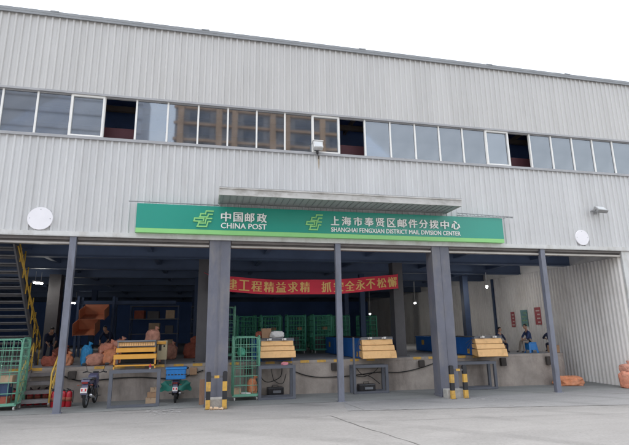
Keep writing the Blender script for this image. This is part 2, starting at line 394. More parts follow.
# roller shutter housing and bottom bars between posts
b = MB(); b.box(X0, X1, .12, .62, 4.86, HC-.06); b.build('lintel_beam', m_lintel, WH)
cols = [-15.8, -7.9, .1845, 7.86]; posts = [-11.9, -4.1356, 4.0744, 12.017]
edges = sorted([(c-.33, c+.33) for c in cols]+[(p-.09, p+.09) for p in posts]+[(X0-1, X0), (XE, 17)])
for i in range(len(edges)-1):
    a, c = edges[i][1]+.02, edges[i+1][0]-.02
    b = MB(); b.box(a, c, .02, .115, 4.93, 5.005, 0); b.box(a, c, .03, .20, 4.80, 4.857, 1); b.build('roller_shutter', [m_lintel, m_lip], WH)
# windows
x0w, spw = -6.548, .9801
def win_mesh(kind):
    b = MB(); t = {'fixed': .028, 'sash': .05, 'open': .028}[kind]; h = HW-HS-.012
    y0 = -.02 if kind != 'sash' else -.045
    b.box(0, t, y0, .07, 0, h, 0); b.box(spw-t, spw, y0, .07, 0, h, 0)
    if kind == 'sash':
        b.box(t, spw-t, y0, .07, 0, .06, 0); b.box(t, spw-t, y0, .07, h-.06, h, 0)
    else:
        b.box(t, spw-t, y0+.01, .07, 0, .03, 1); b.box(t, spw-t, y0+.01, .07, h-.03, h, 1)
    return b
def pane_mesh():
    b = MB(); b.box(.026, spw-.026, .02, .028, .028, HW-HS-.04); return b
protoW = {}
for k in range(-5, 34):
    kind = 'sash' if k in (2, 10, 17) else ('open' if k in (3, 11, 18) else 'fixed')
    loc = (x0w+k*spw, .012, HS+.010)
    if kind not in protoW:
        wn = win_mesh(kind).build('window', [m_white, m_sill], WH); wn.location = loc
        if kind != 'open': pane_mesh().build('pane', m_pane if kind == 'fixed' else m_pane2, wn)
        if kind == 'open': wn['label'] = 'window slid open with dark room showing behind it'
        if kind == 'sash': wn['label'] = 'white framed sliding sash pushed across beside the open gap'
        protoW[kind] = wn
    else: dup(protoW[kind], loc=loc, parent=WH)
# structure behind the facade
for c in cols:
    b = MB(); T = None
    b.box(c-.33, c+.33, .0, .50, -.2, HC-.06, 0)
    b.box(c-.012, c+.012, -.012, 0, .2, HC-.06, 0)          # weld seam down the front
    for z in [.5+.45*i for i in range(10)]: b.box(c-.02, c+.02, -.016, -.012, z, z+.03, 0)
    b.box(c-.36, c-.33, -.02, .52, -.2, .02, 0)
    cl = b.build('column', m_col, WH)
    b = MB(); b.box(c-.30, c+.30, -.34, -.02, gz(c)-.1, gz(c)+.28, b=.025); b.build('concrete_footing', m_foot, cl)
for p in posts:
    b = MB(); b.box(p-.09, p+.09, -.05, .11, -.2, HC-.06); b.box(p-.13, p+.13, -.10, .16, gz(p)-.05, gz(p)+.012); b.build('post', m_post, WH)
b = MB(); b.box(XE+.0, XE+.62, -.02, .07, -.3, HC-.06, b=.01); b.build('corner_column', m_trim, WH)
b = MB(); corrug(b, XE+.62, X1, -.3, HC-.06, -.0); b.box(XE+.62, X1, .02, .2, -.3, HC-.06); b.build('side_cladding', m_clad_lo, WH)
# inner right wall: corrugated, runs back into the hall
Tw = Matrix(((0, -1, 0, XE), (1, 0, 0, 0), (0, 0, 1, 0), (0, 0, 0, 1)))   # local x -> world y, local y -> world -x
b = MB(); corrug(b, .08, 40, -.3, 4.80, 0, .19, .06, .035, .11, Tw, 0, 1); b.box(XE+.01, XE+.3, .08, 40, -.3, 5.3); b.build('inner_wall', m_clad_in, WH)
b = MB(); b.box(XE-.14, XE-.065, 8.55, 8.7, D, 4.8); b.build('wall_stanchion', m_icolb, WH)
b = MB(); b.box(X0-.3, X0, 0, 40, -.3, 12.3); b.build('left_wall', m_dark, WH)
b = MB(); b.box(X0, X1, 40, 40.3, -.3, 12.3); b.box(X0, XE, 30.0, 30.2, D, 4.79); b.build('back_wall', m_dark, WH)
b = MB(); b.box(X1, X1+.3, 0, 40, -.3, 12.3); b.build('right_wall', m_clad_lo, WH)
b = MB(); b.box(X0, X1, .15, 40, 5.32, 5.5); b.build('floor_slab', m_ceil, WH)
b = MB(); b.box(X0, X1, .15, 40, 12.1, 12.28); b.build('roof_slab', m_room, WH)
b = MB(); b.box(X0, X1, 3.4, 3.55, 5.5, 12.09); b.build('upper_room_wall', m_room, WH)
b = MB(); b.box(X0, X1, .55, .62, 5.5, 8.82); b.build('partition', m_maroon, WH)
for y in (1.1, 2.3):
    b = MB(); b.box(X0, X1, y, y+.14, 10.25, 10.45); b.build('roof_joist', m_joist, WH)
for x in [X0+2+2.6*i for i in range(17)]:
    b = MB(); b.box(x, x+.1, .2, 3.35, 10.46, 10.62); b.build('roof_joist', m_joist, WH)
# hall ceiling beams
for y in (2.75, 6.2, 9.6, 13.5, 18, 24, 31):
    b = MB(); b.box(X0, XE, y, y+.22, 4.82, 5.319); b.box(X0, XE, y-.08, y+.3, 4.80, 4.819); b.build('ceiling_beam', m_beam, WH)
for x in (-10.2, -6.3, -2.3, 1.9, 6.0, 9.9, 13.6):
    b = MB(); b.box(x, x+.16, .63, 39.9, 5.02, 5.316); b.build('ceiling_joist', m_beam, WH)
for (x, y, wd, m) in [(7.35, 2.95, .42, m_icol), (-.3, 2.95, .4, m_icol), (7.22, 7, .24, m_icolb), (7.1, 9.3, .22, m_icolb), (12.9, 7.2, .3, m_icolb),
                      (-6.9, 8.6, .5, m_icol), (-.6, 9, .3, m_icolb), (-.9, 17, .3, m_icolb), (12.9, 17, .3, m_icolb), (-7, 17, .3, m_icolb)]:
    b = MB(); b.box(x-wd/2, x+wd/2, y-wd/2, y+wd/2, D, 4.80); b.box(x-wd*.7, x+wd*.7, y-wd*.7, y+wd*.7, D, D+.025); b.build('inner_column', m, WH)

# loading dock
DK = empty('loading_dock', (0, DY, 0), 'long raised concrete loading dock with worn yellow edge marks and rubber bumpers', 'loading dock')
DXE = 14.08
b = MB(); b.box(X0, DXE, 0, 38, -.35, D-.008, 0); b.box(X0, DXE, .09, 38, D-.008, D, 1); b.build('platform', [m_conc, m_dockf], DK)
b = MB(); b.box(X0, DXE, -.012, .09, D-.09, D+.004); b.build('edge_angle', m_conc, DK)
b = MB(); x = -8
random.seed(4)
while x < 12.5:
    if random.random() < .85:
        b = MB(); b.box(x, x+.32, -.018, .10, D-.075, D+.008); b.build('edge_marking', m_yel, DK)
    x += .62
for (x0, x1, z0, z1, m) in [(-4.41, -4.17, .76, 1.0, m_brub), (4.29, 4.54, .74, 1.0, m_brub), (11.14, 11.37, .70, 1.0, m_brub), (13.2, 13.43, .68, 1.0, m_brub), (-.65, -.41, .76, 1.0, m_card), (7.68, 7.91, .76, 1.0, m_brub), (1.2, 1.44, .75, 1.0, m_brub), (-8.2, -7.9, .75, 1.0, m_brub)]:
    b = MB(); b.box(x0, x1, -.13, -.014, z0-DY*0, z1, b=.02); bp = b.build('bumper', m, DK)
    if m is m_card: bp['label'] = 'faded tan bumper block'

# steps up to the dock, open risers, yellow rails
ST = empty('dock_steps', (-5.08, 1.12, gz(-5)), 'short open steel steps with yellow handrails up to the loading dock', 'steps')
sw = .40
for i in range(4):
    z = .20+.235*i; y = .02+.245*i
    b = MB(); b.box(-sw, sw, y, y+.26, z, z+.04); b.box(-sw, sw, y, y+.02, z-.06, z-.001); b.build('tread', m_step, ST)
for s in (-1, 1):
    b = MB(); b.bar((s*(sw+.025), -.02, .05), (s*(sw+.025), .93, 1.0), .05, .16); b.build('stringer', m_step, ST)
    b = MB(); xx = s*(sw+.03)
    pts = [(xx, -.02, .06), (xx, -.02, .98), (xx, .88, 1.86)]
    b.tube(pts, .024); b.tube([(xx, -.02, .55), (xx, .88, 1.45)], .018); b.tube([(xx, .88, 1.0), (xx, .88, 1.86)], .024); b.tube([(xx, .43, .5), (xx, .43, 1.42)], .02)
    b.tube([(xx, .0, .1), (xx, .43, 1.0), (xx, .86, 1.05)], .014)
    b.build('handrail', m_yrail, ST)

# big steel stair rising toward the facade
BS = empty('steel_staircase', (-5.9, 0, D), 'tall dark open steel staircase with yellow rail rising inside the left bay', 'staircase')
ya, za, yb, zb = 3.75, 0.0, .62, 3.72
nst = 17
for i in range(nst):
    t = (i+.5)/nst; y = ya+(yb-ya)*t; z = za+(zb-za)*t
    b = MB(); b.box(-2.2, -.03, y-.13, y+.13, z, z+.035); b.box(-2.2, -.03, y+.10, y+.13, z-.05, z-.001); b.build('tread', m_stair, BS)
for x in (0, -2.25):
    b = MB(); b.prism([(ya+.14, za-.0), (ya-.14, za), (yb-.14, zb), (yb+.14, zb+.0)], x-.025, x+.025, 'x'); b.build('stringer', m_stair, BS)
b = MB(); hx = .04
for off in (.42, .78): b.tube([(hx, ya, za+off+.1), (hx, yb+.1, zb+off-.2 if off < .5 else min(zb+off-.2, 3.7))], .024)
for i in range(8):
    t = i/8; y = ya+(yb-ya)*t; z = za+(zb-za)*t
    b.tube([(hx, y, z), (hx, y, min(z+.86, 3.68))], .02)
    if i < 7: b.tube([(hx, y, z+.8), (hx, y+(yb-ya)/8, z+(zb-za)/8+.1)], .013)
b.build('handrail', m_yrail, BS)

# ------------------------------------------------------------------ sign, canopy, discs, lamps
def text_geo(s, size=1.0, offset=0.0, extr=0.0):
    cu = bpy.data.curves.new('lettering', 'FONT'); cu.body = s; cu.size = size; cu.offset = offset; cu.extrude = extr
    cu.resolution_u = 3
    ob = bpy.data.objects.new('lettering', cu); C.objects.link(ob)
    dg = bpy.context.evaluated_depsgraph_get(); dg.update()
    me = bpy.data.meshes.new_from_object(ob.evaluated_get(dg))
    vs = [v.co.copy() for v in me.vertices]; fs = [list(p.vertices) for p in me.polygons]
    bpy.data.objects.remove(ob); bpy.data.curves.remove(cu); bpy.data.meshes.remove(me)
    return vs, fs
def fit_text(b, s, x0, x1, z0, z1, y, offset=.0, extr=.02, mi=0, bold=0.0):
    vs, fs = text_geo(s, 1.0, offset, extr)
    if not vs: return
    ax, bx = min(v.x for v in vs), max(v.x for v in vs); ay, by = min(v.y for v in vs), max(v.y for v in vs)
    sx = (x1-x0)/(bx-ax); sz = (z1-z0)/(by-ay)
    sh = [0.0] if not bold else [-bold, 0.0, bold]
    for i, d in enumerate(sh):
        b.add([(x0+(v.x-ax)*sx+d, y-v.z-.0007*i, z0+(v.y-ay)*sz+(d*.4 if i != 1 else 0)) for v in vs], fs, mi)
SG = empty('shop_sign', (0, 0, 0), 'long green sign board with white lettering and lime strip under the canopy', 'sign')
SG.name = 'sign_board'
ys = -.26
b = MB(); b.box(-2.37, 10.29, ys, -.06, 5.30, 6.07); b.build('panel', m_sign, SG)
b = MB(); b.box(-2.37, 10.29, ys-.004, -.06, 5.16, 5.297); b.build('lime_strip', m_lime, SG)
cn1 = [(.179, .477), (.569, .858), (.931, 1.23), (1.317, 1.625)]
b = MB()
for ch, (a, c) in zip('中国邮政', cn1): fit_text(b, ch, a, c, 5.585, 5.888, ys-.022, bold=.008)
b.build('lettering', m_letter, SG)
b = MB(); fit_text(b, 'CHINA POST', .182, 1.628, 5.362, 5.535, ys-.014, 0, .012, bold=.004); b.build('lettering', m_letter, SG)
cn2 = [(3.793, 4.061), (4.166, 4.48), (4.586, 4.875), (4.968, 5.281), (5.379, 5.681), (5.791, 6.079), (6.171, 6.496), (6.571, 6.898), (6.97, 7.291), (7.367, 7.702), (7.791, 8.103), (8.209, 8.536)]
b = MB()
for ch, (a, c) in zip('上海市奉贤区邮件分拨中心', cn2): fit_text(b, ch, a, c, 5.59, 5.89, ys-.022, bold=.008)
b.build('lettering', m_letter, SG)
b = MB(); fit_text(b, 'SHANGHAI FENGXIAN DISTRICT MAIL DIVISION CENTER', 3.79, 8.54, 5.365, 5.515, ys-.014, 0, .012, bold=.003); b.build('lettering', m_letter, SG)
def logo(x0, x1, z0, z1):
    b = MB(); t = 14
    def PX(u, v): return (x0+(u-93)/205*(x1-x0), z1-(v-105)/187*(z1-z0))
    def strip(pts):
        # horizontal bars and slanted links, thickness t in picture units
        for (u0, v0), (u1, v1) in zip(pts[:-1], pts[1:]):
            if abs(v1-v0) < 3: poly = [(u0, v0), (u1, v1), (u1-3, v1+t), (u0-3, v0+t)]
            else: poly = [(u0, v0), (u0+t, v0), (u1+t, v1+t), (u1, v1+t)]
            b.prism([PX(*p) for p in poly], ys-.025-.0006*len(b.f)/6, ys+.002, 'y')
    strip([(298, 105), (214, 105), (203, 137), (160, 137), (149, 170), (232, 170)][:6])
    strip([(240, 140), (290, 140)]); strip([(238, 140), (226, 168)])
    strip([(204, 186), (99, 186), (92, 218), (180, 218)]); strip([(192, 190), (182, 216)])
    strip([(284, 186), (216, 186), (203, 238), (140, 238)]); strip([(246, 219), (276, 219)]); strip([(236, 219), (218, 274)])
    strip([(147, 226), (127, 274), (222, 274)])
    b.build('emblem', m_lime, SG)
logo(-.672, -.052, 5.365, 5.922); logo(2.93, 3.518, 5.38, 5.938)
b = MB(); b.tube([(-2.62, -.24, 6.13), (.1, -.24, 6.115)], .018, 6); b.tube([(-2.05, -.24, 6.13), (-2.05, -.02, 6.22)], .012, 5); b.build('lamp_rail', m_cap, SG)
b = MB(); b.tube([(8.45, -.30, 6.19), (10.72, -.30, 6.125)], .014, 6); b.tube([(8.45, -.30, 6.10), (10.72, -.30, 6.09)], .012, 6)
for i in range(15):
    x = 8.5+.15*i; b.tube([(x, -.30, 6.19-.0045*i), (x+.075, -.30, 6.10)], .007, 5)
b.tube([(10.5, -.30, 6.12), (10.5, -.02, 6.12)], .012, 5)
b.build('lamp_rail', m_cap, SG)

CP = empty('canopy', (0, 0, 0), 'flat grey metal canopy jutting out above the green sign', 'canopy')
b = MB(); yc = -1.12
b.box(.12, 8.12, yc, -.054, 6.22, 6.42); b.build('slab', m_canu, CP)
b = MB(); b.box(.08, 8.16, yc-.05, yc-.002, 6.205, 6.40); b.box(.08, 8.16, yc-.075, yc-.002, 6.402, 6.445)
b.box(.07, .118, yc, -.054, 6.205, 6.44); b.box(8.122, 8.17, yc, -.054, 6.205, 6.44)
b.build('fascia', m_cano, CP)
b = MB()
for i in range(38): b.box(.2+.208*i, .2+.208*i+.02, yc+.02, -.30, 6.203, 6.218)
b.build('soffit_seams', m_cap, CP)
b = MB(); b.box(.08, 8.16, yc-.07, -.06, 6.446, 6.46); b.build('top_sheet', m_cap, CP)

def disc(x, z, r, label):
    b = MB(); T = Matrix.Translation((x, -.056, z)) @ Matrix.Rotation(R(90), 4, 'X')
    b.lathe([(r*.97, 0), (r, .006), (r, .035), (r*.985, .045)], 40, 0, T, False)
    for sx, sz in ((-1, 0), (1, 0), (0, 1)): b.lathe([(.012, .045), (.012, .05)], 8, 1, T @ Matrix.Translation((sx*r*.8, sz*r*.8, 0)), False)
    return tag(b.build('wall_disc', [m_disc, m_cap]), label, 'disc', 'round white plates on the cladding')
disc(-5.08, 5.52, .345, 'round white plate on the cladding left of the green sign')
disc(13.82, 5.49, .30, 'round white plate on the cladding right of the green sign, below the floodlight')

FL = empty('floodlight', (14.62, -.06, 6.55), 'grey square floodlight on a bracket on the right of the cladding', 'floodlight')
b = MB(); T = Matrix.Translation((0, -.28, .02)) @ Matrix.Rotation(R(-48), 4, 'X') @ Matrix.Rotation(R(8), 4, 'Y')
b.box(-.21, .21, -.06, .05, -.15, .15, 0, T, .015)
for i in range(7): b.box(-.19+.06*i, -.17+.06*i, .05, .085, -.13, .13, 0, T)
b.build('housing', m_lampg, FL)
b = MB(); b.box(-.17, .17, -.066, -.061, -.115, .115, 0, T); b.build('lens', m_lens, FL)
b = MB(); b.box(-.06, .06, -.02, .04, -.1, .1); b.bar((-.24, -.02, 0), (-.24, -.28, .02), .02, .035); b.bar((.24, -.02, 0), (.24, -.28, .02), .02, .035); b.bar((-.24, -.02, 0), (.24, -.02, 0), .02, .035); b.build('bracket', m_lampg, FL)

SL = empty('wall_lamp', (3.4, -.05, 8.2), 'small pale box lamp sitting on the window sill above the canopy', 'lamp')
b = MB(); T = Matrix.Translation((0, -.14, .20)) @ Matrix.Rotation(R(-20), 4, 'X'); b.box(-.17, .17, -.10, .08, -.13, .15, 0, T, .02); b.box(-.19, .19, -.12, .10, .15, .175, 0, T); b.build('housing', m_trim, SL)
b = MB(); b.box(-.13, .13, -.108, -.102, -.10, .10, 0, T); b.build('lens', m_lens, SL)
b = MB(); b.box(-.03, .03, -.12, .02, -.06, .10); b.tube([(0, -.08, -.05), (.04, -.06, -.16), (.05, .01, -.2)], .012, 5); b.build('bracket', m_blk, SL)
b = MB(); zz = [-.10, -.16, -.26, -.36, -.48, -.60]; ww = [.028, .034, .026, .03, .02, .004]; xx = [.062, .064, .060, .066, .063, .065]
b.add([(xx[i]+sg*ww[i], .028, zz[i]) for i in range(6) for sg in (-1, 1)], [(2*i, 2*i+1, 2*i+3, 2*i+2) for i in range(5)]); b.build('rust_stain', m_rust, SL)

# ------------------------------------------------------------------ tube lights in the hall
def tube_light(loc, rz, L, label):
    o = empty('tube_light', loc, label, 'light', 'lit tube lights under the hall ceiling', rz)
    b = MB(); b.box(-L/2, L/2, -.06, .06, .03, .09); b.tube([(-L/2+.1, 0, .09), (-L/2+.1, 0, 4.80-loc[2])], .008, 5); b.tube([(L/2-.1, 0, .09), (L/2-.1, 0, 4.80-loc[2])], .008, 5); b.build('fitting', m_white, o)
    b = MB(); b.tube([(-L/2+.03, 0, 0), (L/2-.03, 0, 0)], .04, 8); b.build('tube', m_tube, o)
tube_light((-7.3, 7.43, 4.31), R(70), .55, 'lit tube light nearest the yellow staircase rail')
tube_light((-8.6, 18.5, 4.07), R(70), .8, 'lit lamp just right of the left thin post, above the orange chutes')
tube_light((10.5, 15.2, 3.12), R(70), .6, 'smallest lit lamp, below the right half of the banner')
tube_light((11.5, 10.25, 3.57), R(70), .6, 'lit lamp between the banner and the second thick column')
tube_light((13.2, 5.6, 4.09), R(60), .5, 'lit tube light beside the corrugated inner wall')

# ------------------------------------------------------------------ banner
BN = empty('banner', (0, 2.5, 0), 'long red cloth banner with gold Chinese lettering hung across the bay', 'banner')
BX0, BX1 = -.12, 7.26
def bz(x): return 4.185-.0945*x+.01535*x*x+(.012*math.sin(x*2.3))
def by(x, v): return .03*math.sin(x*1.9+v*2)+.012*math.sin(x*6.1)
def bw(x, v): return Vector((x, by(x, v), bz(x)-.555*(1-v)))    # v 0 bottom .. 1 top
b = MB(); vs = []; fs = []; n = 90; k = 6
for i in range(n+1):
    for j in range(k+1): vs.append(bw(BX0+(BX1-BX0)*i/n, j/k))
for i in range(n):
    for j in range(k): fs.append((i*(k+1)+j, (i+1)*(k+1)+j, (i+1)*(k+1)+j+1, i*(k+1)+j+1))
nv = len(vs); vs2 = [v+Vector((0, .006, 0)) for v in vs]
b.add(vs, fs, 0, True); b.add(vs2, [f[::-1] for f in fs], 0, True); b.build('cloth', m_ban, BN)
bl = [MB(), MB()]
cc = [.28, .71, 1.16, 1.62, 2.08, 2.53, 2.99, 3.46, 4.30, 4.78, 5.23, 5.66, 6.09, 6.56, 7.01]
for q_, (ch, cx) in enumerate(zip('争建工程精益求精抓安全永不松懈', cc)):
    b = bl[0] if q_ < 8 else bl[1]
    vs, fs = text_geo(ch, 1, 0, 0)
    ax, bx_ = min(v.x for v in vs), max(v.x for v in vs); ay, by_ = min(v.y for v in vs), max(v.y for v in vs)
    for i_, d in enumerate((-.012, 0, .012)):
        out = []
        for v in vs:
            p = bw(cx-.185+d+.37*(v.x-ax)/(bx_-ax), .14+.70*(v.y-ay)/(by_-ay)); p.y -= .006+.0008*i_; out.append(p)
        b.add(out, fs, 0)
bl[0].build('lettering', m_gold, BN); bl[1].build('lettering', m_gold, BN)
b = MB(); b.tube([bw(BX1, 1), (7.33, .2, bz(BX1)+.06)], .008, 5); b.tube([bw(BX1, 0), (7.33, .2, bz(BX1)-.6)], .008, 5); b.tube([bw(BX0, 1), (-.3, .2, bz(BX0)+.1)], .008, 5); b.build('tie_rope', m_ban, BN)

# ------------------------------------------------------------------ roll cages
def make_cage(loc, wd, dp, h, mt, label, group, rz=0.0, nb=5, rr=.013):
    o = empty('roll_cage', loc, label, 'roll cage', group, rz)
    hw, hd = wd/2, dp/2; z0 = .17
    b = MB(); b.box(-hw, hw, -hd, hd, z0, z0+.025); b.box(-hw, hw, -hd-.012, -hd, z0-.04, z0+.04); b.box(-hw, hw, hd, hd+.012, z0-.04, z0+.04); b.build('deck', mt, o)
    def panel(p0, p1, zt, nh, nv, r=None):
        r = r or rr
        b = MB(); a = Vector(p0); c = Vector(p1); d = (c-a); L = d.length; d.normalize()
        cr = .09
        path = [a+Vector((0, 0, z0))] + [a+Vector((0, 0, zt-cr))] + [a+d*(cr*.3)+Vector((0, 0, zt-cr*.3)), a+d*cr+Vector((0, 0, zt))] + [c-d*cr+Vector((0, 0, zt)), c-d*(cr*.3)+Vector((0, 0, zt-cr*.3)), c+Vector((0, 0, zt-cr))] + [c+Vector((0, 0, z0))]
        b.tube(path, r*1.5, 6)
        for i in range(1, nh+1):
            z = z0+(zt-z0)*i/(nh+1); b.tube([a+Vector((0, 0, z)), c+Vector((0, 0, z))], r, 5)
        for i in range(1, nv+1):
            p = a+d*(L*i/(nv+1)); b.tube([p+Vector((0, 0, z0)), p+Vector((0, 0, zt-.01))], r*.62, 5)
        return b
    panel((-hw, -hd, 0), (-hw, hd, 0), h, 5, 5).build('side_panel', mt, o)
    panel((hw, -hd, 0), (hw, hd, 0), h, 5, 5).build('side_panel', mt, o)
    panel((-hw+.03, hd, 0), (hw-.03, hd, 0), h-.03, nb+1, 8).build('back_panel', mt, o)
    panel((-hw+.03, -hd, 0), (hw-.03, -hd, 0), h-.05, nb, 3 if nb < 6 else 5).build('front_gate', mt, o)
    for sx in (-1, 1):
        for sy in (-1, 1):
            b = MB(); x, y = sx*(hw-.07), sy*(hd-.08)
            b.lathe([(.05, -.018), (.062, -.012), (.062, .012), (.05, .018)], 14, 0, Matrix.Translation((x, y-.02, .062)) @ Matrix.Rotation(R(90), 4, 'Y'))
            b.box(x-.03, x-.022, y-.04, y+.02, .05, .15, 1); b.box(x+.022, x+.03, y-.04, y+.02, .05, .15, 1); b.box(x-.035, x+.035, y-.04, y+.04, .15, z0-.001, 1)
            b.build('caster', [m_wrap, m_steel], o)
    return o
make_cage((1.16, 1.26, gz(1)), .86, .62, 2.02, m_green, 'green wire roll cage on the yard floor beside the left thick column', 'green roll cages on the bay floor')
make_cage((-5.92, 1.10, gz(-6)), 1.0, .62, 2.03, m_green, 'green wire roll cage full of parcels in front of the staircase', 'green roll cages on the bay floor')
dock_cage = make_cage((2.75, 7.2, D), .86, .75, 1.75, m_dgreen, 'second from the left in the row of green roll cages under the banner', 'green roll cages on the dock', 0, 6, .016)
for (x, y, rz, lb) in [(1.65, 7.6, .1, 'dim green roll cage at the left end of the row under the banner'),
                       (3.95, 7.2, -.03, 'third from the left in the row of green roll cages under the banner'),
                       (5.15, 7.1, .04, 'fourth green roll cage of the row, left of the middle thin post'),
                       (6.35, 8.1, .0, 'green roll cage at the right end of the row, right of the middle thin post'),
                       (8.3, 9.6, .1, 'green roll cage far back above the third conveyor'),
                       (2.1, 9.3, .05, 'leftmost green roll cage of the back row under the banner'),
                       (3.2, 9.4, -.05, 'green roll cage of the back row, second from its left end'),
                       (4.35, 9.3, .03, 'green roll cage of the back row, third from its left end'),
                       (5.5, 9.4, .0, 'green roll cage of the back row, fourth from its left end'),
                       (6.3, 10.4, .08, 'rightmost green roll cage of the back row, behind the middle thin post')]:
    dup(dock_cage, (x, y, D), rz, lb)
tallc = make_cage((.33, 4.2, D), 1.22, .8, 2.02, m_green, 'tall green roll cage on the dock half hidden behind the left thick column', 'green roll cages on the dock')

def carton(x, y, z, sx, sy, sz, label, m=m_card, rz=0.0, group='cartons', tape=True):
    b = MB(); T = Matrix.Rotation(rz, 4, 'Z')
    b.box(-sx/2, sx/2, -sy/2, sy/2, 0, sz, 0, T, .008)
    if tape: b.box(-sx*.51, sx*.51, -.025, .025, sz*.72, sz+.003, 1, T); b.box(-.004, .004, -sy*.505, sy*.505, sz-.05, sz+.002, 2, T)
    o = b.build('carton', [m, m_card2, m_blk]); o.location = (x, y, z); return tag(o, label, 'carton', group)
carton(-1.77, 1.32, gz(-1.8), .32, .26, .17, 'brown carton on the floor under the orange conveyor, bottom of its stack', m_card2)
carton(-1.75, 1.32, gz(-1.8)+.174, .28, .24, .15, 'carton in the middle of the floor stack under the orange conveyor')
carton(-1.71, 1.34, gz(-1.8)+.328, .2, .2, .13, 'small carton topping the floor stack under the orange conveyor', m_card2, .3)
carton(.88, 1.12, gz(1)+.196, .24, .22, .19, 'brown carton in the bottom of the cage beside the thick column', m_card2)
carton(1.98, 2.45, 1.91, .34, .3, .34, 'brown carton standing on the conveyor behind the green cage', m_card)
tg = 'parcels in the left cage'
random.seed(21)
pc = [(-6.22, .95, .2, .3, .3, .30, m_card2), (-5.85, .95, .2, .34, .3, .24, m_sackd), (-6.18, .97, .505, .32, .3, .26, m_sackd), (-5.82, .97, .445, .3, .28, .34, m_icolb), (-6.2, 1.0, .77, .3, .28, .3, m_card), (-5.8, 1.0, .79, .34, .3, .22, m_card2)]
nm = ['pale carton low on the left in the parcel cage', 'dark red box low on the right in the parcel cage', 'dark red box midway up the left of the parcel cage', 'dark blue box midway up the right of the parcel cage', 'brown carton on top at the left in the parcel cage', 'pale carton on top at the right in the parcel cage']
for p, l_ in zip(pc, nm): carton(p[0], p[1], p[2], p[3], p[4], p[5], l_, p[6], random.uniform(-.1, .1), tg)
# parcels in the dock cages
random.seed(5)
for (cx, cy, pos) in [(2.75, 7.2, 'second'), (3.95, 7.2, 'third'), (5.15, 7.1, 'fourth')]:
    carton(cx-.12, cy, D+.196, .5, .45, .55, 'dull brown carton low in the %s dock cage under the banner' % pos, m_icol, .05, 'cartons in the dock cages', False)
    carton(cx+.16, cy-.1, D+1.05, .2, .2, .14, 'small pale parcel high in the %s dock cage under the banner' % pos, m_card, .2, 'small parcels in the dock cages', False)
    b = MB(); b.box(cx-.40, cx+.40, cy-.33, cy+.33, D+1.03, D+1.046); tag(b.build('cage_shelf', m_dgreen), 'wire shelf fitted across the %s dock cage under the banner' % pos, 'shelf', 'shelves in the dock cages')

# ------------------------------------------------------------------ sacks (lumpy woven bags)
def sack(loc, size, label, m=m_sack, rz=0.0, seed=0, tie=True, group='woven mail sacks', tilt=0.0):
    rnd = random.Random(seed); bm = bmesh.new(); bmesh.ops.create_icosphere(bm, subdivisions=5, radius=1)
    off = Vector((rnd.uniform(-9, 9), rnd.uniform(-9, 9), rnd.uniform(-9, 9)))
    ph = [rnd.uniform(0, 6.28) for _ in range(9)]; fr = [rnd.uniform(2.0, 6.5) for _ in range(9)]
    for v in bm.verts:
        c = v.co
        def sp(a, e): return math.copysign(abs(a)**e, a)
        q = Vector((sp(c.x, .72), sp(c.y, .72), sp(c.z, .66)))
        n_ = sum(math.sin(fr[i]*(c.x*(1 if i % 3 else .4)+c.y*(.6 if i % 2 else 1)-c.z*(.9 if i % 4 else -.5))+ph[i])/(1+.4*i) for i in range(9))
        q *= 1+.05*n_+.02*math.sin(14*c.x+ph[0]+5*c.z)*math.sin(11*c.y+ph[1])
        r1 = noise.noise(c*2.6+off); r2 = noise.noise(Vector((c.x*6, c.y*6, c.z*2.2))+off*2)
        q *= 1+.10*r1-.24*max(0, .26-abs(r2))**1.2-.12*max(0, .22-abs(noise.noise(c*4.0+off*3)))-.04*abs(noise.noise(c*12+off))
        z = q.z
        if z < -.75: z = -.75-(abs(z)-.75)*.1
        v.co = Vector((q.x*size[0]/2, q.y*size[1]/2, (z+.77)/1.77*size[2]))
    b = MB(); T = Matrix.Rotation(tilt, 4, 'Y'); b.bm(bm, 0, True, T)
    if m is m_sack: m = [m_sack, m_sack2, m_sack3][seed % 3]
    o = b.build('mail_sack', m); o.location = loc; o.rotation_euler = (0, 0, rz)
    if tie:
        b = MB(); b.lathe([(.05, -.05), (.025, 0), (.055, .05), (.09, .11), (.07, .115)], 10, 0, Matrix.Translation((size[0]*.18, -.05, size[2]*.96)) @ Matrix.Rotation(.5, 4, 'Y'))
        b.build('tied_neck', m, o)
    return tag(o, label, 'sack', group)
sg = 'orange sacks on the dock'
sack((-3.78, 2.75, D), (.62, .5, .40), 'orange sack at the bottom left of the dock pile behind the black motorcycle', m_sack, .2, 1, group=sg)
sack((-3.32, 2.85, D), (.66, .55, .52), 'large orange sack low in the middle of the pile beside the orange conveyor', m_sack, -.2, 2, group=sg)
sack((-3.50, 3.15, D+.36), (.58, .5, .36), 'orange sack lying on top in the left of the dock pile', m_sack, .5, 3, group=sg)
sack((-3.10, 3.2, D+.40), (.62, .55, .42), 'orange sack topping the dock pile next to the orange conveyor', m_sack, -.4, 4, group=sg)
sack((-2.85, 2.9, D), (.5, .5, .5), 'orange sack wedged between the pile and the orange conveyor', m_sack, 0, 14, group=sg)
sack((-4.82, 3.2, D), (.44, .5, .36), 'orange sack on the dock just right of the left thin post', m_sack, .1, 5, group=sg)
sack((-5.28, 3.0, D), (.5, .4, .34), 'rust orange sack on the dock just left of the left thin post', m_sackd, .1, 15, group=sg)
sack((-2.0, 3.3, D), (.6, .6, .80), 'orange sack on the dock hidden behind the orange conveyor, bottom one', m_sack, .3, 6, group=sg)
sack((-2.0, 2.95, D+.72), (.48, .45, .44), 'orange sack rising above the top of the orange conveyor', m_sack, .3, 16, group=sg)
sack((-4.11, 2.85, D), (.36, .36, .68), 'bright blue upright sack beside the orange sack pile', m_bsack, .3, 7, tie=True)
sack((-.72, 5.6, D), (.62, .55, .62), 'rust sack low on the dock left of the thick column', m_sackd, .2, 8, group='rust sacks behind the blue box scooter')
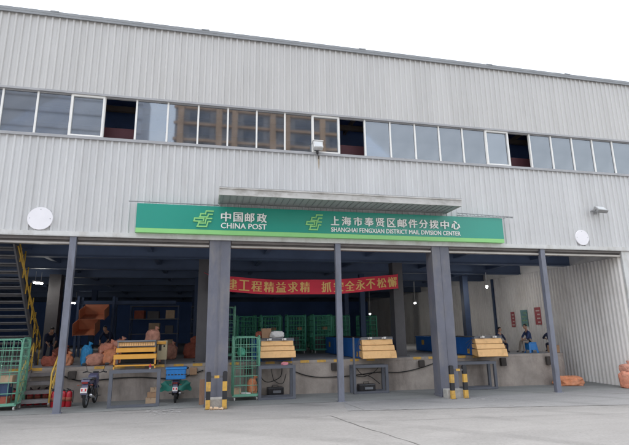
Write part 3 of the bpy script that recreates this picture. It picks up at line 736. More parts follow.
sack((-.50, 5.8, D+.45), (.5, .45, .42), 'rust sack upper one left of the thick column', m_sackd, .9, 9, group='rust sacks behind the blue box scooter')
sack((-.33, 5.5, D+.42), (.28, .25, .52), 'ochre cloth bag leaning on the rust sacks', m_ysack, .2, 10, tie=False)
sack((13.82, 1.62, gz(14)), (1.15, .5, .38), 'flat orange sack on the ground behind the right thin post', m_sack, -.22, 11, tie=False, group='orange sacks by the right wall')
sack((15.30, .30, gz(15)), (.58, .5, .62), 'orange sack on the ground at the right edge, lower one', m_sack, .3, 12, tie=False, group='orange sacks by the right wall')
sack((15.36, .34, gz(15)+.52), (.42, .4, .34), 'orange sack resting on another at the right edge', m_sack, .3, 13, tie=True, group='orange sacks by the right wall')
sack((1.38, 1.2, gz(1)+.196), (.30, .3, .46), 'small orange bag standing inside the cage beside the thick column', m_sack, .2, 17, tie=True, group='bags in the green cage')
sack((1.02, 1.3, gz(1)+1.38), (.24, .3, .26), 'small green bag hung high inside the cage beside the thick column', m_dgreen, .2, 18, tie=False, group='bags in the green cage')
sack((2.35, 2.3, 1.91), (.52, .4, .26), 'white plastic bundle lying on the conveyor next to the brown carton', m_wrap, .05, 19, tie=False, group='white bundles')
sack((1.72, 2.5, 1.91), (.26, .3, .24), 'small rust bag on the conveyor left of the brown carton', m_sackd, .05, 20, tie=False, group='bags on the second conveyor')
b = MB(); b.tube([(1.0, .98, gz(1)+.235), (1.32, 1.0, gz(1)+.215)], .03, 10); tag(b.build('paper_roll', m_wrap), 'white paper roll lying in the bottom of the green cage', 'roll')

# ------------------------------------------------------------------ telescopic conveyors
def conveyor(x0, x1, zt, zb, yf, ylen, label, body=True, mt=m_conv):
    cx = (x0+x1)/2; hw = (x1-x0)/2
    o = empty('belt_conveyor', (cx, yf, D), label, 'conveyor', 'telescopic belt conveyors on the dock')
    H = zt-D; B = zb-D
    if body:
        b = MB(); b.box(-hw+.02, hw-.02, .46, ylen, .02, H-.06, b=.012)
        b.box(-hw+.0, hw-.0, .30, ylen, H-.11, H-.062)
        for y in (1.3, 2.6, 3.9): b.box(-hw+.012, -hw+.019, y, y+.03, .03, H-.12)
        b.build('body', m_blue, o)
        b = MB(); b.box(-hw+.14, hw-.14, .42, ylen-.05, H-.058, H-.04); b.build('belt', m_belt, o)
        b = MB(); b.box(-hw+.012, -hw+.018, .62, .80, .08, .26); b.box(-hw+.010, -hw+.0165, 4.6, 4.85, .30, .52); b.build('sticker', m_yel, o)
        b = MB()
        for i in range(3): b.tube([(-hw-.02, .16+.07*i, H-.05-.02*i), (-hw-.02, .72+.05*i, .14+.16*i)], .008, 5)
        b.build('side_cable', m_steel, o)
    # nested end panels, each step deeper and wider below
    tz = [H-.10, H-.10-(H-B-.10)*.30, H-.10-(H-B-.10)*.59, B]
    for i, (yo, inset) in enumerate([(.20, .05), (.10, .025), (0.0, 0.0)]):
        z1, z0 = tz[i], tz[i+1]+.018
        b = MB()
        b.prism([(yo, z0), (yo+.045, z1-.02), (yo+.065, z1), (yo+.44, z1), (yo+.44, z0+.05), (yo+.03, z0)], -hw+inset, hw-inset, 'x', 0)
        b.box(-hw+inset+.03, hw-inset-.03, yo+.05, yo+.4, z0-.016, z0-.002, 1)
        b.build('end_panel', [mt, m_convin], o)
    b = MB(); b.box(-hw+.03, hw-.03, .26, .44, H-.095, H-.03); b.tube([(-hw+.03, .24, H-.02), (hw-.03, .24, H-.02)], .02, 6); b.build('top_rail', m_steel, o)
    for sx in (-.42, .42):
        b = MB(); b.box(sx*hw-.05, sx*hw+.05, .14, .22, H-.075, H-.005, b=.01); b.box(sx*hw-.10, sx*hw-.07, .16, .22, H-.08, H-.02, 0); b.build('end_lamp', m_wrap, o)
    b = MB(); b.box(-hw+.1, hw-.1, .3, .9, B-.10 if B > .12 else .015, B+.03 if B > .12 else .03); b.build('undertray', m_blk, o)
    return o
conveyor(1.66, 2.88, 1.92, 1.26, 1.38, 4.0, 'yellow stepped end of the blue conveyor beside the green cage')
conveyor(5.30, 6.58, 1.90, 1.14, 1.38, 5.6, 'yellow stepped end of the blue conveyor just right of the middle thin post')
conveyor(9.85, 11.10, 1.86, 1.09, 1.38, 5.5, 'yellow stepped end of the blue conveyor right of the second thick column')
# orange one at the left: open frame of orange bars
CV = empty('belt_conveyor', (-2.35, 1.40, D), 'orange barred conveyor end on the dock above the grey steel frame', 'conveyor', 'telescopic belt conveyors on the dock')
for i, (z0, z1, yo, hw) in enumerate([(.64, .76, .22, .555), (.45, .585, .11, .60), (.245, .385, 0, .645)]):
    b = MB(); b.prism([(yo, z0), (yo+.01, z1-.015), (yo+.03, z1), (yo+.36, z1), (yo+.36, z0+.03), (yo+.02, z0)], -hw, hw, 'x', 0); b.build('end_panel', m_convo if i else m_conv, CV)
    if i == 0:
        b = MB()
        for k in range(15): b.box(-.53+.072*k, -.515+.072*k, yo-.008, yo-.001, z0+.01, z1-.02)
        b.build('slat_marks', m_convin, CV)
b = MB(); b.box(-.60, .60, .16, .40, .775, .82); b.bar((-.57, .3, .1), (-.57, .3, .8), .05); b.bar((.57, .3, .1), (.57, .3, .8), .05); b.box(-.58, .58, .3, 2.2, .60, .77); b.build('top_rail', m_steel, CV)
b = MB(); b.box(-.64, .64, .02, .08, .02, .065); b.box(-.64, -.60, .02, .08, -.06, .244); b.box(.60, .64, .02, .08, -.06, .244); b.build('lower_bar', m_convo, CV)
b = MB(); b.box(-.55, .55, .2, 2.2, .0, .10); b.box(-.5, .5, .5, 2.1, .1, .6); b.build('undertray', m_blk, CV)
CB = empty('control_cabinet', (-1.60, 2.35, D), 'cream control cabinet standing to the right of the orange conveyor', 'cabinet')
b = MB(); b.box(-.16, .16, -.12, .12, .15, .78, b=.012); b.build('case', m_cab, CB)
b = MB(); b.box(-.11, -.02, -.128, -.121, .45, .68); b.lathe([(.03, 0), (.03, .02)], 10, 0, Matrix.Translation((.07, -.12, .6)) @ Matrix.Rotation(R(90), 4, 'X')); b.build('switch_panel', m_blk, CB)
b = MB(); b.bar((-.12, 0, 0), (-.12, 0, .15), .04); b.bar((.12, 0, 0), (.12, 0, .15), .04); b.build('stand', m_steel, CB)
b = MB(); b.box(-.2, .12, -.16, -.13, .66, .76, b=.01); b.build('yellow_lid', m_convo, CB)

# support frames below the conveyors
def frame(x0, x1, y0, h, label, depth=0.0):
    g = gz((x0+x1)/2); o = empty('support_frame', ((x0+x1)/2, y0, g), label, 'frame', 'grey steel frames under the conveyors')
    hw = (x1-x0)/2; t = .10
    for y in ([0] if not depth else [0, depth]):
        for s in (-1, 1):
            b = MB(); b.box(s*(hw-t/2)-t/2, s*(hw-t/2)+t/2, y-.045, y+.045, 0.006, h); b.build('leg', m_frame, o)
        b = MB(); b.box(-hw+t, hw-t, y-.045, y+.045, h-.095, h); b.build('top_bar', m_frame, o)
        b = MB(); b.box(-hw+t, hw-t, y-.045, y+.045, .012, .085); b.build('bottom_bar', m_frame, o)
    if depth:
        for s in (-1, 1):
            b = MB(); b.box(s*(hw-t/2)-.03, s*(hw-t/2)+.03, .046, depth-.046, h-.09, h-.02); b.build('side_bar', m_frame, o)
    return o
frame(-2.92, -1.46, .52, 1.08, 'grey rectangular steel frame standing on the floor under the orange conveyor')
frame(1.55, 2.78, .95, 1.07, 'grey steel frame under the conveyor beside the green cage', .5)
frame(4.95, 6.26, 1.52, .97, 'grey steel frame under the conveyor right of the middle thin post', .38)
frame(8.75, 10.55, 1.42, 1.0, 'grey steel frame under the conveyor right of the second thick column', .4)
b = MB(); b.box(4.93, 4.99, 1.36, 1.42, 0, 1.9); tag(b.build('steel_upright', m_frame), 'slim grey upright bar left of the third conveyor end', 'bar')
for (x, y, wd, lb) in [(2.22, 1.75, .56, 'black motor box on the floor under the conveyor beside the green cage'), (5.52, 1.80, .62, 'black motor box on the floor under the conveyor right of the middle post'), (8.85, 1.72, .42, 'black motor box on the floor right of the second thick column')]:
    o = empty('motor_box', (x, y, gz(x)+.006), lb, 'motor box', 'black motor boxes under the conveyors')
    b = MB(); b.box(-wd/2, wd/2, -.14, .14, .02, .30, b=.03)
    for i in range(5): b.box(-wd/2+.06+i*(wd-.12)/5, -wd/2+.09+i*(wd-.12)/5, -.15, -.139, .06, .25)
    b.build('case', m_mb, o)
    b = MB(); b.box(-wd*.16, wd*.32, -.158, -.15, .12, .20); b.build('label_plate', m_steel, o)
    b = MB(); b.tube([(-.1, 0, .30), (-.1, 0, .36), (.1, 0, .36), (.1, 0, .30)], .014, 6); b.build('handle', m_blk, o)

# cables draped along the dock
def cable(pts, label, r=.018):
    pts = [Vector(p) for p in pts]; out = []
    for i in range(len(pts)-1):
        p0 = pts[max(i-1, 0)]; p1 = pts[i]; p2 = pts[i+1]; p3 = pts[min(i+2, len(pts)-1)]
        for k in range(6):
            t = k/6; out.append(.5*((2*p1)+(p2-p0)*t+(2*p0-5*p1+4*p2-p3)*t*t+(3*p1-p0-3*p2+p3)*t**3))
    out.append(pts[-1]); b = MB(); b.tube(out, r, 6); return tag(b.build('power_cable', m_rub), label, 'cable', 'black cables hung along the dock face')
yc_ = DY-.035
cable([(-4.6, yc_, .88), (-4.35, yc_, .78), (-4.05, yc_, .70), (-3.5, yc_, .70), (-2.85, yc_, .74), (-2.2, yc_, .74), (-1.66, yc_, .69), (-1.1, yc_, .66), (-.76, yc_, .73), (-.2, yc_, .90)], 'black cable hung along the dock behind the two motorcycles', .02)
cable([(2.85, yc_, .80), (3.32, yc_, .62), (3.87, yc_, .53), (4.8, yc_, .53), (5.5, yc_, .58), (6.14, yc_, .63), (6.93, yc_, .60), (7.74, yc_, .72), (8.4, yc_, .9)], 'black cable hung along the dock between the thick columns', .018)
cable([(1.7, 1.6, .95), (1.75, 1.7, .6), (2.0, 1.8, .45), (2.4, 1.75, .62), (2.45, 1.7, .98)], 'black cable looped under the conveyor beside the green cage', .014)
cable([(2.1, 1.9, .98), (2.2, 1.95, .5), (2.5, 1.9, .38), (2.62, 1.85, .7)], 'thin black cable dangling beside the frame near the green cage', .012)
cable([(5.1, 1.75, .92), (5.35, 1.85, .62), (5.75, 1.9, .48), (6.1, 1.95, .22)], 'black cable trailing across the frame right of the middle post', .013)
cable([(5.12, 1.9, .55), (5.5, 1.92, .50), (5.9, 1.92, .66), (6.1, 1.9, .88)], 'thin black cable curving up under the third conveyor', .012)
cable([(9.0, 1.8, .92), (9.1, 1.9, .55), (8.85, 1.9, .40), (8.75, 1.85, .28)], 'black cable falling to the motor box right of the second thick column', .013)

# ------------------------------------------------------------------ column guards
def guard(x, y, label):
    g = gz(x); o = empty('column_guard', (x, y, g), label, 'barrier', 'black and yellow column guards')
    for s in (-1, 1):
        b = MB(); px = s*.235
        zz = [0, .26, .42 if False else .50, .76, 1.02]
        for i in range(4): b.box(px-.065, px+.065, -.05, .05, zz[i]+(.0 if i else -.03), zz[i+1], 0 if i % 2 == 0 else 1)
        b.box(px-.045, px+.045, -.035, .035, 1.02, 1.04, 1)
        b.build('upright', [m_yel, m_blk], o)
        b = MB(); b.box(px-.09, px+.09, -.09, -.052, -.02, .012); b.build('foot_plate', m_blk, o)
    b = MB(); b.box(-.168, .168, -.03, .03, .86, .92, 1); b.box(-.07, .07, -.033, .033, .855, .925, 0); b.build('crossbar', [m_yel, m_stair], o)
    return o
guard(.19, -.44, 'black and yellow guard barrier before the left thick column')
guard(7.93, -.44, 'black and yellow guard barrier before the second thick column')
BD = MB(); T = Matrix.Translation((-.20, .50, gz(0))) @ Matrix.Rotation(R(-8), 4, 'X') @ Matrix.Rotation(R(8), 4, 'Z')
BD.box(-.10, .12, -.012, .012, 0, .74, 0, T); tag(BD.build('plywood_board', m_board), 'narrow brown board leaning beside the left thick column', 'board')
RU = MB(); random.seed(8)
for k in range(9):
    x, y, s_ = .19+random.uniform(-.17, .17), -.55+random.uniform(-.04, .04), random.uniform(.03, .07)
    T = Matrix.Translation((x, y, gz(x)+s_*.4)) @ Euler((random.random(), random.random(), random.random()*3)).to_matrix().to_4x4()
    RU.box(-s_, s_, -s_*.6, s_*.6, -s_*.5, s_*.5, 0, T)
o = tag(RU.build('rubble', m_card2), 'pile of crumbled debris at the foot of the left thick column', 'rubble'); o['kind'] = 'stuff'

# small bits on the frames
b = MB(); b.lathe([(.028, 0), (.036, .09), (.036, .095)], 12, 0); b.lathe([(.0365, .05), (.038, .10), (.02, .13), (.012, .16)], 12, 1)
o = b.build('paper_cup', [m_wrap, m_red]); o.location = (-1.78, .52, gz(-2)+1.08); tag(o, 'small red and white cup standing on the grey frame top', 'cup')
sack((2.42, .97, gz(2)+1.07), (.26, .12, .10), 'small pink rag lying on the frame beside the green cage', m_pink, .2, 31, tie=False, group='rags')

# ------------------------------------------------------------------ extinguishers
def extinguisher(loc, label, group='red fire extinguishers'):
    o = empty('fire_extinguisher', loc, label, 'extinguisher', group)
    b = MB(); b.lathe([(.07, 0), (.085, .015), (.085, .36), (.075, .41), (.045, .445), (.03, .455)], 16); b.build('cylinder', m_red, o)
    b = MB(); b.lathe([(.03, .455), (.03, .49), (.02, .5)], 10); b.bar((0, 0, .49), (-.09, -.02, .53), .02, .03); b.bar((0, 0, .475), (-.08, -.02, .475), .015, .025); b.tube([(.02, 0, .475), (.10, -.02, .45), (.105, -.04, .25), (.10, -.05, .12)], .012, 6); b.build('valve', m_blk, o)
    b = MB(); b.lathe([(.0862, .16), (.0862, .28)], 16, 0); b.build('label_band', m_sackd, o)
    return o
ex = extinguisher((-4.30, 1.22, gz(-4.3)+.006), 'red fire extinguisher just right of the left thin post, nearer the post')
dup(ex, (-4.13, 1.19, gz(-4.1)+.006), .4, 'red fire extinguisher right of the left thin post, nearer the motorcycle')
dup(ex, (-4.56, 1.22, gz(-4.5)+.006), -.3, 'red fire extinguisher left of the left thin post at the foot of the handrail')
for i in range(7):
    dup(ex, (-6.05+.215*i, 1.86, gz(-5)+.006), .5*i, 'red fire extinguisher seen under the open dock steps, number of its row unclear', 'row of red extinguishers under the dock steps')
for o in [o for o in bpy.data.objects if o.get('group') == 'row of red extinguishers under the dock steps']: o['label'] = 'red fire extinguisher in the row under the open dock steps'

# ------------------------------------------------------------------ motorcycles (rear toward the yard)
def motorcycle(loc, rz, label):
    o = empty('motorcycle', loc, label, 'motorcycle', 'motorcycles parked at the dock', rz)
    for y in (-.62, .62):
        T = Matrix.Translation((0, y, .285)) @ Matrix.Rotation(R(90), 4, 'Y')
        b = MB()
        pr = [(.212, -.012), (.225, -.02), (.225, .02), (.212, .012)]
        vs = []; b.lathe([(.05, -.04), (.05, .04)], 12, 0, T)
        ring = [(.212*math.cos(t*math.pi/16), .212*math.sin(t*math.pi/16), 0) for t in range(32)]; b.tube(ring, .018, 6, 0, T, True)
        for k in range(6):
            a = k*math.pi/3; b.bar((.04*math.cos(a), .04*math.sin(a), 0), (.205*math.cos(a), .205*math.sin(a), 0), .016, .03, 0, T)
        wl = b.build('wheel', m_steel, o)
        b = MB(); ring = [(.245*math.cos(t*math.pi/20), .245*math.sin(t*math.pi/20), 0) for t in range(40)]; b.tube(ring, .046 if y < 0 else .038, 10, 0, T, True); b.build('tyre', m_rub, wl)
    b = MB()
    b.tube([(0, .45, .92), (0, .38, .62), (0, .05, .42), (0, -.25, .42), (0, -.32, .70), (0, -.75, .76)], .03, 8)      # frame
    b.box(-.14, .14, -.20, .22, .26, .52, b=.05)                                                                       # engine
    b.tube([(-.09, -.62, .285), (-.09, -.1, .36)], .022, 6); b.tube([(.09, -.62, .285), (.09, -.1, .36)], .022, 6)     # swing arm
    b.tube([(-.12, -.60, .30), (-.13, -.42, .72)], .025, 8); b.tube([(.12, -.60, .30), (.13, -.42, .72)], .025, 8)     # shocks
    b.tube([(-.30, .0, .30), (.30, .0, .30)], .014, 6)                                                                 # footpegs
    b.build('frame', m_mb, o)
    b = MB(); b.prism([(.40, .88), (.30, .98), (.02, .92), (-.02, .78), (.12, .62), (.38, .66)], -.13, .13, 'x'); b.ball((0, .17, .84), (.17, .22, .12)); b.build('fuel_tank', m_mg, o)
    b = MB(); b.box(-.135, .135, -.72, .02, .79, .87, b=.035); b.build('seat', m_mb, o)
    b = MB(); b.prism([(-.30, .62), (-.30, .79), (-.86, .86), (-.92, .80), (-.62, .68)], -.12, .12, 'x'); b.build('tail_fairing', m_mg, o)
    b = MB(); b.prism([(-.84, .80), (-.96, .58), (-.99, .42), (-.975, .42), (-.94, .58), (-.80, .78)], -.085, .085, 'x'); b.build('rear_mudguard', m_mg, o)
    b = MB(); b.box(-.09, .09, -.955, -.915, .735, .80, b=.012); b.build('tail_light', m_tail, o)
    T = Matrix.Translation((0, -.99, .55)) @ Matrix.Rotation(R(-14), 4, 'X')
    b = MB(); b.box(-.10, .10, -.012, 0, -.08, .08, 0, T); b.box(-.075, .075, -.016, -.0125, -.03, .045, 1, T); b.box(-.03, .03, -.019, -.0165, -.025, .04, 0, T); b.build('licence_plate', [m_plate, m_platered], o)
    for s in (-1, 1):
        b = MB(); b.tube([(s*.11, -.86, .70), (s*.19, -.88, .70)], .01, 6); b.ball((s*.205, -.89, .70), (.024, .022, .02)); b.build('indicator', m_sackd, o)
        b = MB(); b.tube([(s*.06, .62, .285), (s*.075, .44, .88)], .025, 8); b.build('front_fork', m_chrome, o)
        b = MB(); b.tube([(s*.24, .36, 1.0), (s*.28, .36, 1.16), (s*.33, .34, 1.24)], .008, 6); b.ball((s*.36, .33, 1.26), (.075, .02, .05)); b.build('mirror', m_mb, o)
    b = MB(); b.tube([(-.36, .30, 1.0), (-.25, .36, 1.02), (-.08, .44, .96), (.08, .44, .96), (.25, .36, 1.02), (.36, .30, 1.0)], .014, 8)
    b.tube([(-.37, .29, 1.0), (-.27, .35, 1.02)], .022, 8); b.tube([(.37, .29, 1.0), (.27, .35, 1.02)], .022, 8); b.box(-.09, .09, .42, .50, .93, 1.03, b=.02); b.build('handlebar', m_mb, o)
    b = MB(); b.ball((0, .56, .86), (.10, .07, .10)); b.build('headlight', m_lens, o)
    b = MB(); b.tube([(.15, .05, .30), (.16, -.3, .28), (.17, -.5, .32), (.175, -.85, .40)], [.02, .025, .045, .048], 10); b.build('exhaust', m_chrome, o)
    b = MB(); b.tube([(-.14, -.45, .86), (-.15, -.84, .89), (.15, -.84, .89), (.14, -.45, .86)], .014, 6); b.box(-.13, .13, -.84, -.62, .885, .90); b.build('rack', m_steel, o)
    b = MB(); arc = [(.62+.31*math.cos(a), .285+.31*math.sin(a)) for a in [R(15+15*i) for i in range(11)]]; arc2 = [(.62+.30*math.cos(a), .285+.30*math.sin(a)) for a in [R(165-15*i) for i in range(11)]]
    b.prism(arc+arc2, -.06, .06, 'x'); b.build('front_mudguard', m_mg, o)
    return o
mc = motorcycle((-3.56, 1.36, gz(-3.5)), R(-3), 'black motorcycle with a red and white plate parked left of the grey frame')
mc.scale = (.93, .55, .93)
mc.scale = (.95, .8, .95)
m2 = dup(mc, (-1.02, 1.52, gz(-1)), R(-2), 'motorcycle carrying a blue box and green cover parked right of the grey frame')
m2.scale = (.80, .62, .80)
BX = empty('delivery_box', (-1.03, .98, gz(-1)+.735), 'blue plastic crate strapped on the rear of the green covered motorcycle', 'crate')
b = MB(); b.box(-.30, .30, -.20, .20, 0, .30, b=.02); b.box(-.32, .32, -.22, .22, .30, .36, b=.012)
for i in range(6): b.box(-.27+.10*i, -.245+.10*i, -.212, -.199, .02, .29)
b.build('tub', m_tblue, BX)
b = MB(); b.box(-.305, .305, -.206, -.2, .13, .16); b.build('strap', m_blk, BX)
# rain cover hanging on both sides
CV2 = empty('rain_cover', (-1.03, 1.1, gz(-1)), 'green waterproof cover draped over both sides of the blue box motorcycle', 'cover')
for s in (-1, 1):
    b = MB(); vs = []; fs = []; nu, nv_ = 10, 8
    for i in range(nu+1):
        for j in range(nv_+1):
            u, v = i/nu, j/nv_
            x = s*(.10+.36*u+.03*math.sin(6*v+3*u)); z = .72-.34*v*(1-.25*u)-.10*u-.02*math.sin(9*u)
            if v > .7 and u < .3: z += .10*(v-.7)
            y = -.16+.10*u+.05*math.sin(5*u+4*v)+.25*(v-.5)*.2
            vs.append((x, y, z))
    for i in range(nu):
        for j in range(nv_): fs.append((i*(nv_+1)+j, (i+1)*(nv_+1)+j, (i+1)*(nv_+1)+j+1, i*(nv_+1)+j+1))
    b.add(vs, fs, 0, True); b.add([(x, y+.008, z) for x, y, z in vs], fs, 0, True); b.build('flap', m_apron, CV2)

# ------------------------------------------------------------------ people
def skin_body(joints, edges, root=0):
    me = bpy.data.meshes.new('body'); me.from_pydata([j[0] for j in joints], edges, [])
    ob = bpy.data.objects.new('body', me); C.objects.link(ob)
    md = ob.modifiers.new('skin', 'SKIN'); md.use_smooth_shade = True
    for i, j in enumerate(joints):
        sv = me.skin_vertices[0].data[i]; r = j[1]; sv.radius = r if isinstance(r, tuple) else (r, r); sv.use_root = (i == root)
    sb = ob.modifiers.new('sub', 'SUBSURF'); sb.levels = 2; sb.render_levels = 2
    dg = bpy.context.evaluated_depsgraph_get(); dg.update()
    m2_ = bpy.data.meshes.new_from_object(ob.evaluated_get(dg))
    vs = [v.co.copy() for v in m2_.vertices]; fs = [list(p.vertices) for p in m2_.polygons]
    bpy.data.objects.remove(ob); bpy.data.meshes.remove(me); bpy.data.meshes.remove(m2_)
    return vs, fs
def person(loc, rz, label, pose, shirt, trousers, scale=1.0):
    """pose: dict of joints in local space, facing -Y; z up from the surface stood on"""
    o = empty('person', loc, label, 'person', 'people working on the dock', rz); o.scale = (scale,)*3
    J = []; E = []; idx = {}; kind = []
    def j(n, p, r, par=None, k=0):
        idx[n] = len(J); J.append((p, r)); kind.append(k)
        if par: E.append((idx[par], idx[n]))
    P = pose
    j('pelvis', P['pelvis'], (.15, .11), None, 1)
    pel, ch = Vector(P['pelvis']), Vector(P['chest'])
    j('waist', tuple(pel.lerp(ch, .45)), (.135, .10), 'pelvis', 0)
    j('chest', P['chest'], (.165, .115), 'waist', 0)
    nk = Vector(P['neck']); hd = Vector(P['head'])
    j('neck', tuple(nk), .055, 'chest', 2)
    j('headbase', tuple(nk.lerp(hd, .45)), .058, 'neck', 2)
    for s in 'LR':
        j('sh'+s, P['sh'+s], .062, 'chest', 0); j('el'+s, P['el'+s], .046, 'sh'+s, 0); j('wr'+s, P['wr'+s], .030, 'el'+s, 2)
        w_ = Vector(P['wr'+s]); d = (w_-Vector(P['el'+s])).normalized(); j('hd'+s, tuple(w_+d*.07), (.036, .022), 'wr'+s, 2)
        j('hip'+s, P['hip'+s], .088, 'pelvis', 1); j('kn'+s, P['kn'+s], .062, 'hip'+s, 1); j('an'+s, P['an'+s], .042, 'kn'+s, 1); j('to'+s, P['to'+s], .040, 'an'+s, 3)
    vs, fs = skin_body(J, E)
    b = MB()
    def near(c):
        best = None
        for a_, b_ in E:
            A, B = Vector(J[a_][0]), Vector(J[b_][0]); d = B-A; t = max(0, min(1, (c-A).dot(d)/max(1e-6, d.dot(d))))
            dist = (c-(A+d*t)).length
            if best is None or dist < best[0]: best = (dist, kind[b_] if t > .35 else (kind[a_] if kind[b_] != 2 or kind[a_] == 2 else kind[a_]))
        return best[1]
    b.v = [Vector(v) for v in vs]; b.f = fs; b.sm = [True]*len(fs)
    b.m = [near(sum((vs[i] for i in f), Vector())/len(f)) for f in fs]
    # head with face
    fd = Vector(P.get('face', (0, -1, 0))).normalized(); q = fd.to_track_quat('-Y', 'Z').to_matrix().to_4x4(); T = Matrix.Translation(hd) @ q
    b.ball((0, 0, 0), (.074, .092, .112), 2, 16, T); b.ball((0, -.05, -.05), (.052, .045, .055), 2, 12, T)
    b.ball((0, -.094, -.012), (.014, .018, .022), 2, 8, T)
    for s in (-1, 1):
        b.ball((s*.075, .01, -.01), (.010, .02, .03), 2, 8, T); b.ball((s*.03, -.082, .012), (.011, .008, .007), 3, 8, T)
    b.ball((0, -.088, -.055), (.022, .008, .006), 4, 8, T)
    # fingers
    for s in 'LR':
        w_ = Vector(P['wr'+s]); d = (w_-Vector(P['el'+s])).normalized(); side = d.cross(Vector((0, 0, 1)));
        if side.length < .1: side = Vector((1, 0, 0))
        side.normalize(); dn = d.cross(side); base = w_+d*.085
        for k, ln in enumerate((.062, .072, .068, .052)):
            a = base+side*(-.027+.018*k); c = a+d*ln*.55+dn*.006; e = c+d*ln*.4+dn*.022 if dn.z < 0 else c+d*ln*.4-dn*.022
            b.tube([a, c, e], [.0095, .0085, .006], 6, 2)
        a = w_+d*.045+side*.03; b.tube([a, a+side*.03+d*.025, a+side*.036+d*.055], [.011, .0095, .007], 6, 2)
    body = b.build('body', [shirt, trousers, m_skin, m_blk, m_platered], o)
    h = MB(); bm = bmesh.new(); bmesh.ops.create_uvsphere(bm, u_segments=16, v_segments=12, radius=1)
    bmesh.ops.delete(bm, geom=[v for v in bm.verts if v.co.z < -.15 or (v.co.y < -.45 and v.co.z < .42)], context='VERTS')
    for v in bm.verts: v.co = Vector((v.co.x*.083, v.co.y*.101+.004, v.co.z*.122+.004))
    h.bm(bm, 0, True, T); h.build('hair', m_hair, o)
    return o
def sit_pose(seat=.47, lean=.12, face=(0, -1, -.1), arms='lap'):
    z = seat+.10
    p = dict(pelvis=(0, 0, z), chest=(0, -lean*.8, z+.36), neck=(0, -lean, z+.52), head=(0, -lean-.05, z+.69), face=face,
             shL=(.185, -lean*.9, z+.42), shR=(-.185, -lean*.9, z+.42),
             hipL=(.09, -.03, z-.02), hipR=(-.09, -.03, z-.02), knL=(.13, -.44, z-.02), knR=(-.12, -.42, z+.02), anL=(.13, -.40, .09), anR=(-.13, -.52, .09), toL=(.15, -.55, .05), toR=(-.14, -.67, .05))
    if arms == 'lap': p.update(elL=(.25, -lean-.12, z+.17), elR=(-.24, -lean-.14, z+.16), wrL=(.12, -.36, z+.10), wrR=(-.08, -.36, z+.12))
    else: p.update(elL=(.24, -lean-.22, z+.24), elR=(-.24, -lean-.2, z+.22), wrL=(.10, -lean-.42, z+.22), wrR=(-.10, -lean-.44, z+.20))
    return p
def bend_pose(face=(0, -.8, -.6)):
    return dict(pelvis=(0, .12, .84), chest=(0, -.22, 1.12), neck=(0, -.38, 1.20), head=(0, -.50, 1.30), face=face,
                shL=(.185, -.28, 1.13), shR=(-.185, -.28, 1.13), elL=(.22, -.42, .88), elR=(-.22, -.44, .86), wrL=(.14, -.58, .72), wrR=(-.12, -.60, .70),
                hipL=(.09, .10, .82), hipR=(-.09, .10, .82), knL=(.12, -.02, .46), knR=(-.11, .05, .46), anL=(.12, .12, .09), anR=(-.12, .16, .09), toL=(.14, -.03, .05), toR=(-.13, .01, .05))
# man on the blue stool, side on, facing left along the dock
person((13.16, 2.75, D), R(-98), 'man in a blue top sitting on a blue stool near the three posters', sit_pose(.43, .14, (0, -1, -.15)), m_navy, m_khaki, .88)
SO = empty('plastic_stool', (13.14, 2.73, D), 'blue plastic stool under the seated man', 'stool')
b = MB(); b.box(-.17, .17, -.17, .17, .39, .43, b=.015); b.build('seat', m_tblue, SO)
for sx in (-1, 1):
    for sy in (-1, 1):
        b = MB(); b.bar((sx*.18, sy*.18, 0), (sx*.13, sy*.13, .39), .07, .07); b.build('leg', m_tblue, SO)
b = MB(); b.box(-.165, .165, -.155, -.15, .12, .39); b.box(-.165, .165, .15, .155, .12, .39); b.box(-.155, -.15, -.15, .15, .12, .39); b.box(.15, .155, -.15, .15, .12, .39); b.build('skirt', m_tblue, SO)
person((12.02, 3.3, D), R(10), 'person in dark clothes sitting behind the right end of the rightmost conveyor', sit_pose(.36, .1, (.2, -1, -.1)), m_dnavy, m_dnavy, .84)
carton(12.1, 3.3, D, .42, .38, .40, 'carton used as a seat behind the rightmost conveyor', m_card, .1, 'cartons used as seats')
person((14.03, 2.5, D), R(160), 'person in dark clothes crouched with back turned, partly behind the right thin post', sit_pose(.30, .26, (0, -1, -.5), 'work'), m_dnavy, m_dnavy, .9)
carton(14.0, 2.46, D, .32, .34, .30, 'low carton seat behind the right thin post', m_card, .1, 'cartons used as seats')
person((-6.3, 6.3, D), R(25), 'person in dark navy bending over sacks beside the staircase', bend_pose(), m_dnavy, m_dnavy, .93)
person((-4.12, 6.8, D), R(-15), 'person in dark navy bending behind the orange sack pile', bend_pose((.1, -1, -.2)), m_dnavy, m_dnavy, .95)

# ------------------------------------------------------------------ posters on the inner wall
def poster(y0, y1, z0, z1, mm, label, fill):
    o = empty('poster', (XE-.066, (y0+y1)/2, (z0+z1)/2), label, 'poster', 'posters on the corrugated wall')
    b = MB(); hy, hz = (y1-y0)/2, (z1-z0)/2; b.box(-.012, 0, -hy, hy, -hz, hz); b.build('sheet', mm, o)
    random.seed(int(y0*10))
    for k in range(4):
        z = -hz+.08+(2*hz-.16)*k/3.6; b = MB(); b.box(-.0155, -.0125, -hy*.7, hy*random.uniform(.1, .7), z, z+hz*.16); b.build('print', fill, o)
poster(6.95, 7.26, 2.16, 2.93, m_pred, 'red poster on the wall, left of the blue and green one', m_ppale)
poster(5.92, 6.44, 2.18, 3.0, m_pblue, 'blue and green poster in the middle of three on the wall', m_pgreen)
poster(4.93, 5.36, 2.26, 3.08, m_pred, 'red poster on the wall, right of the blue and green one', m_ppale)

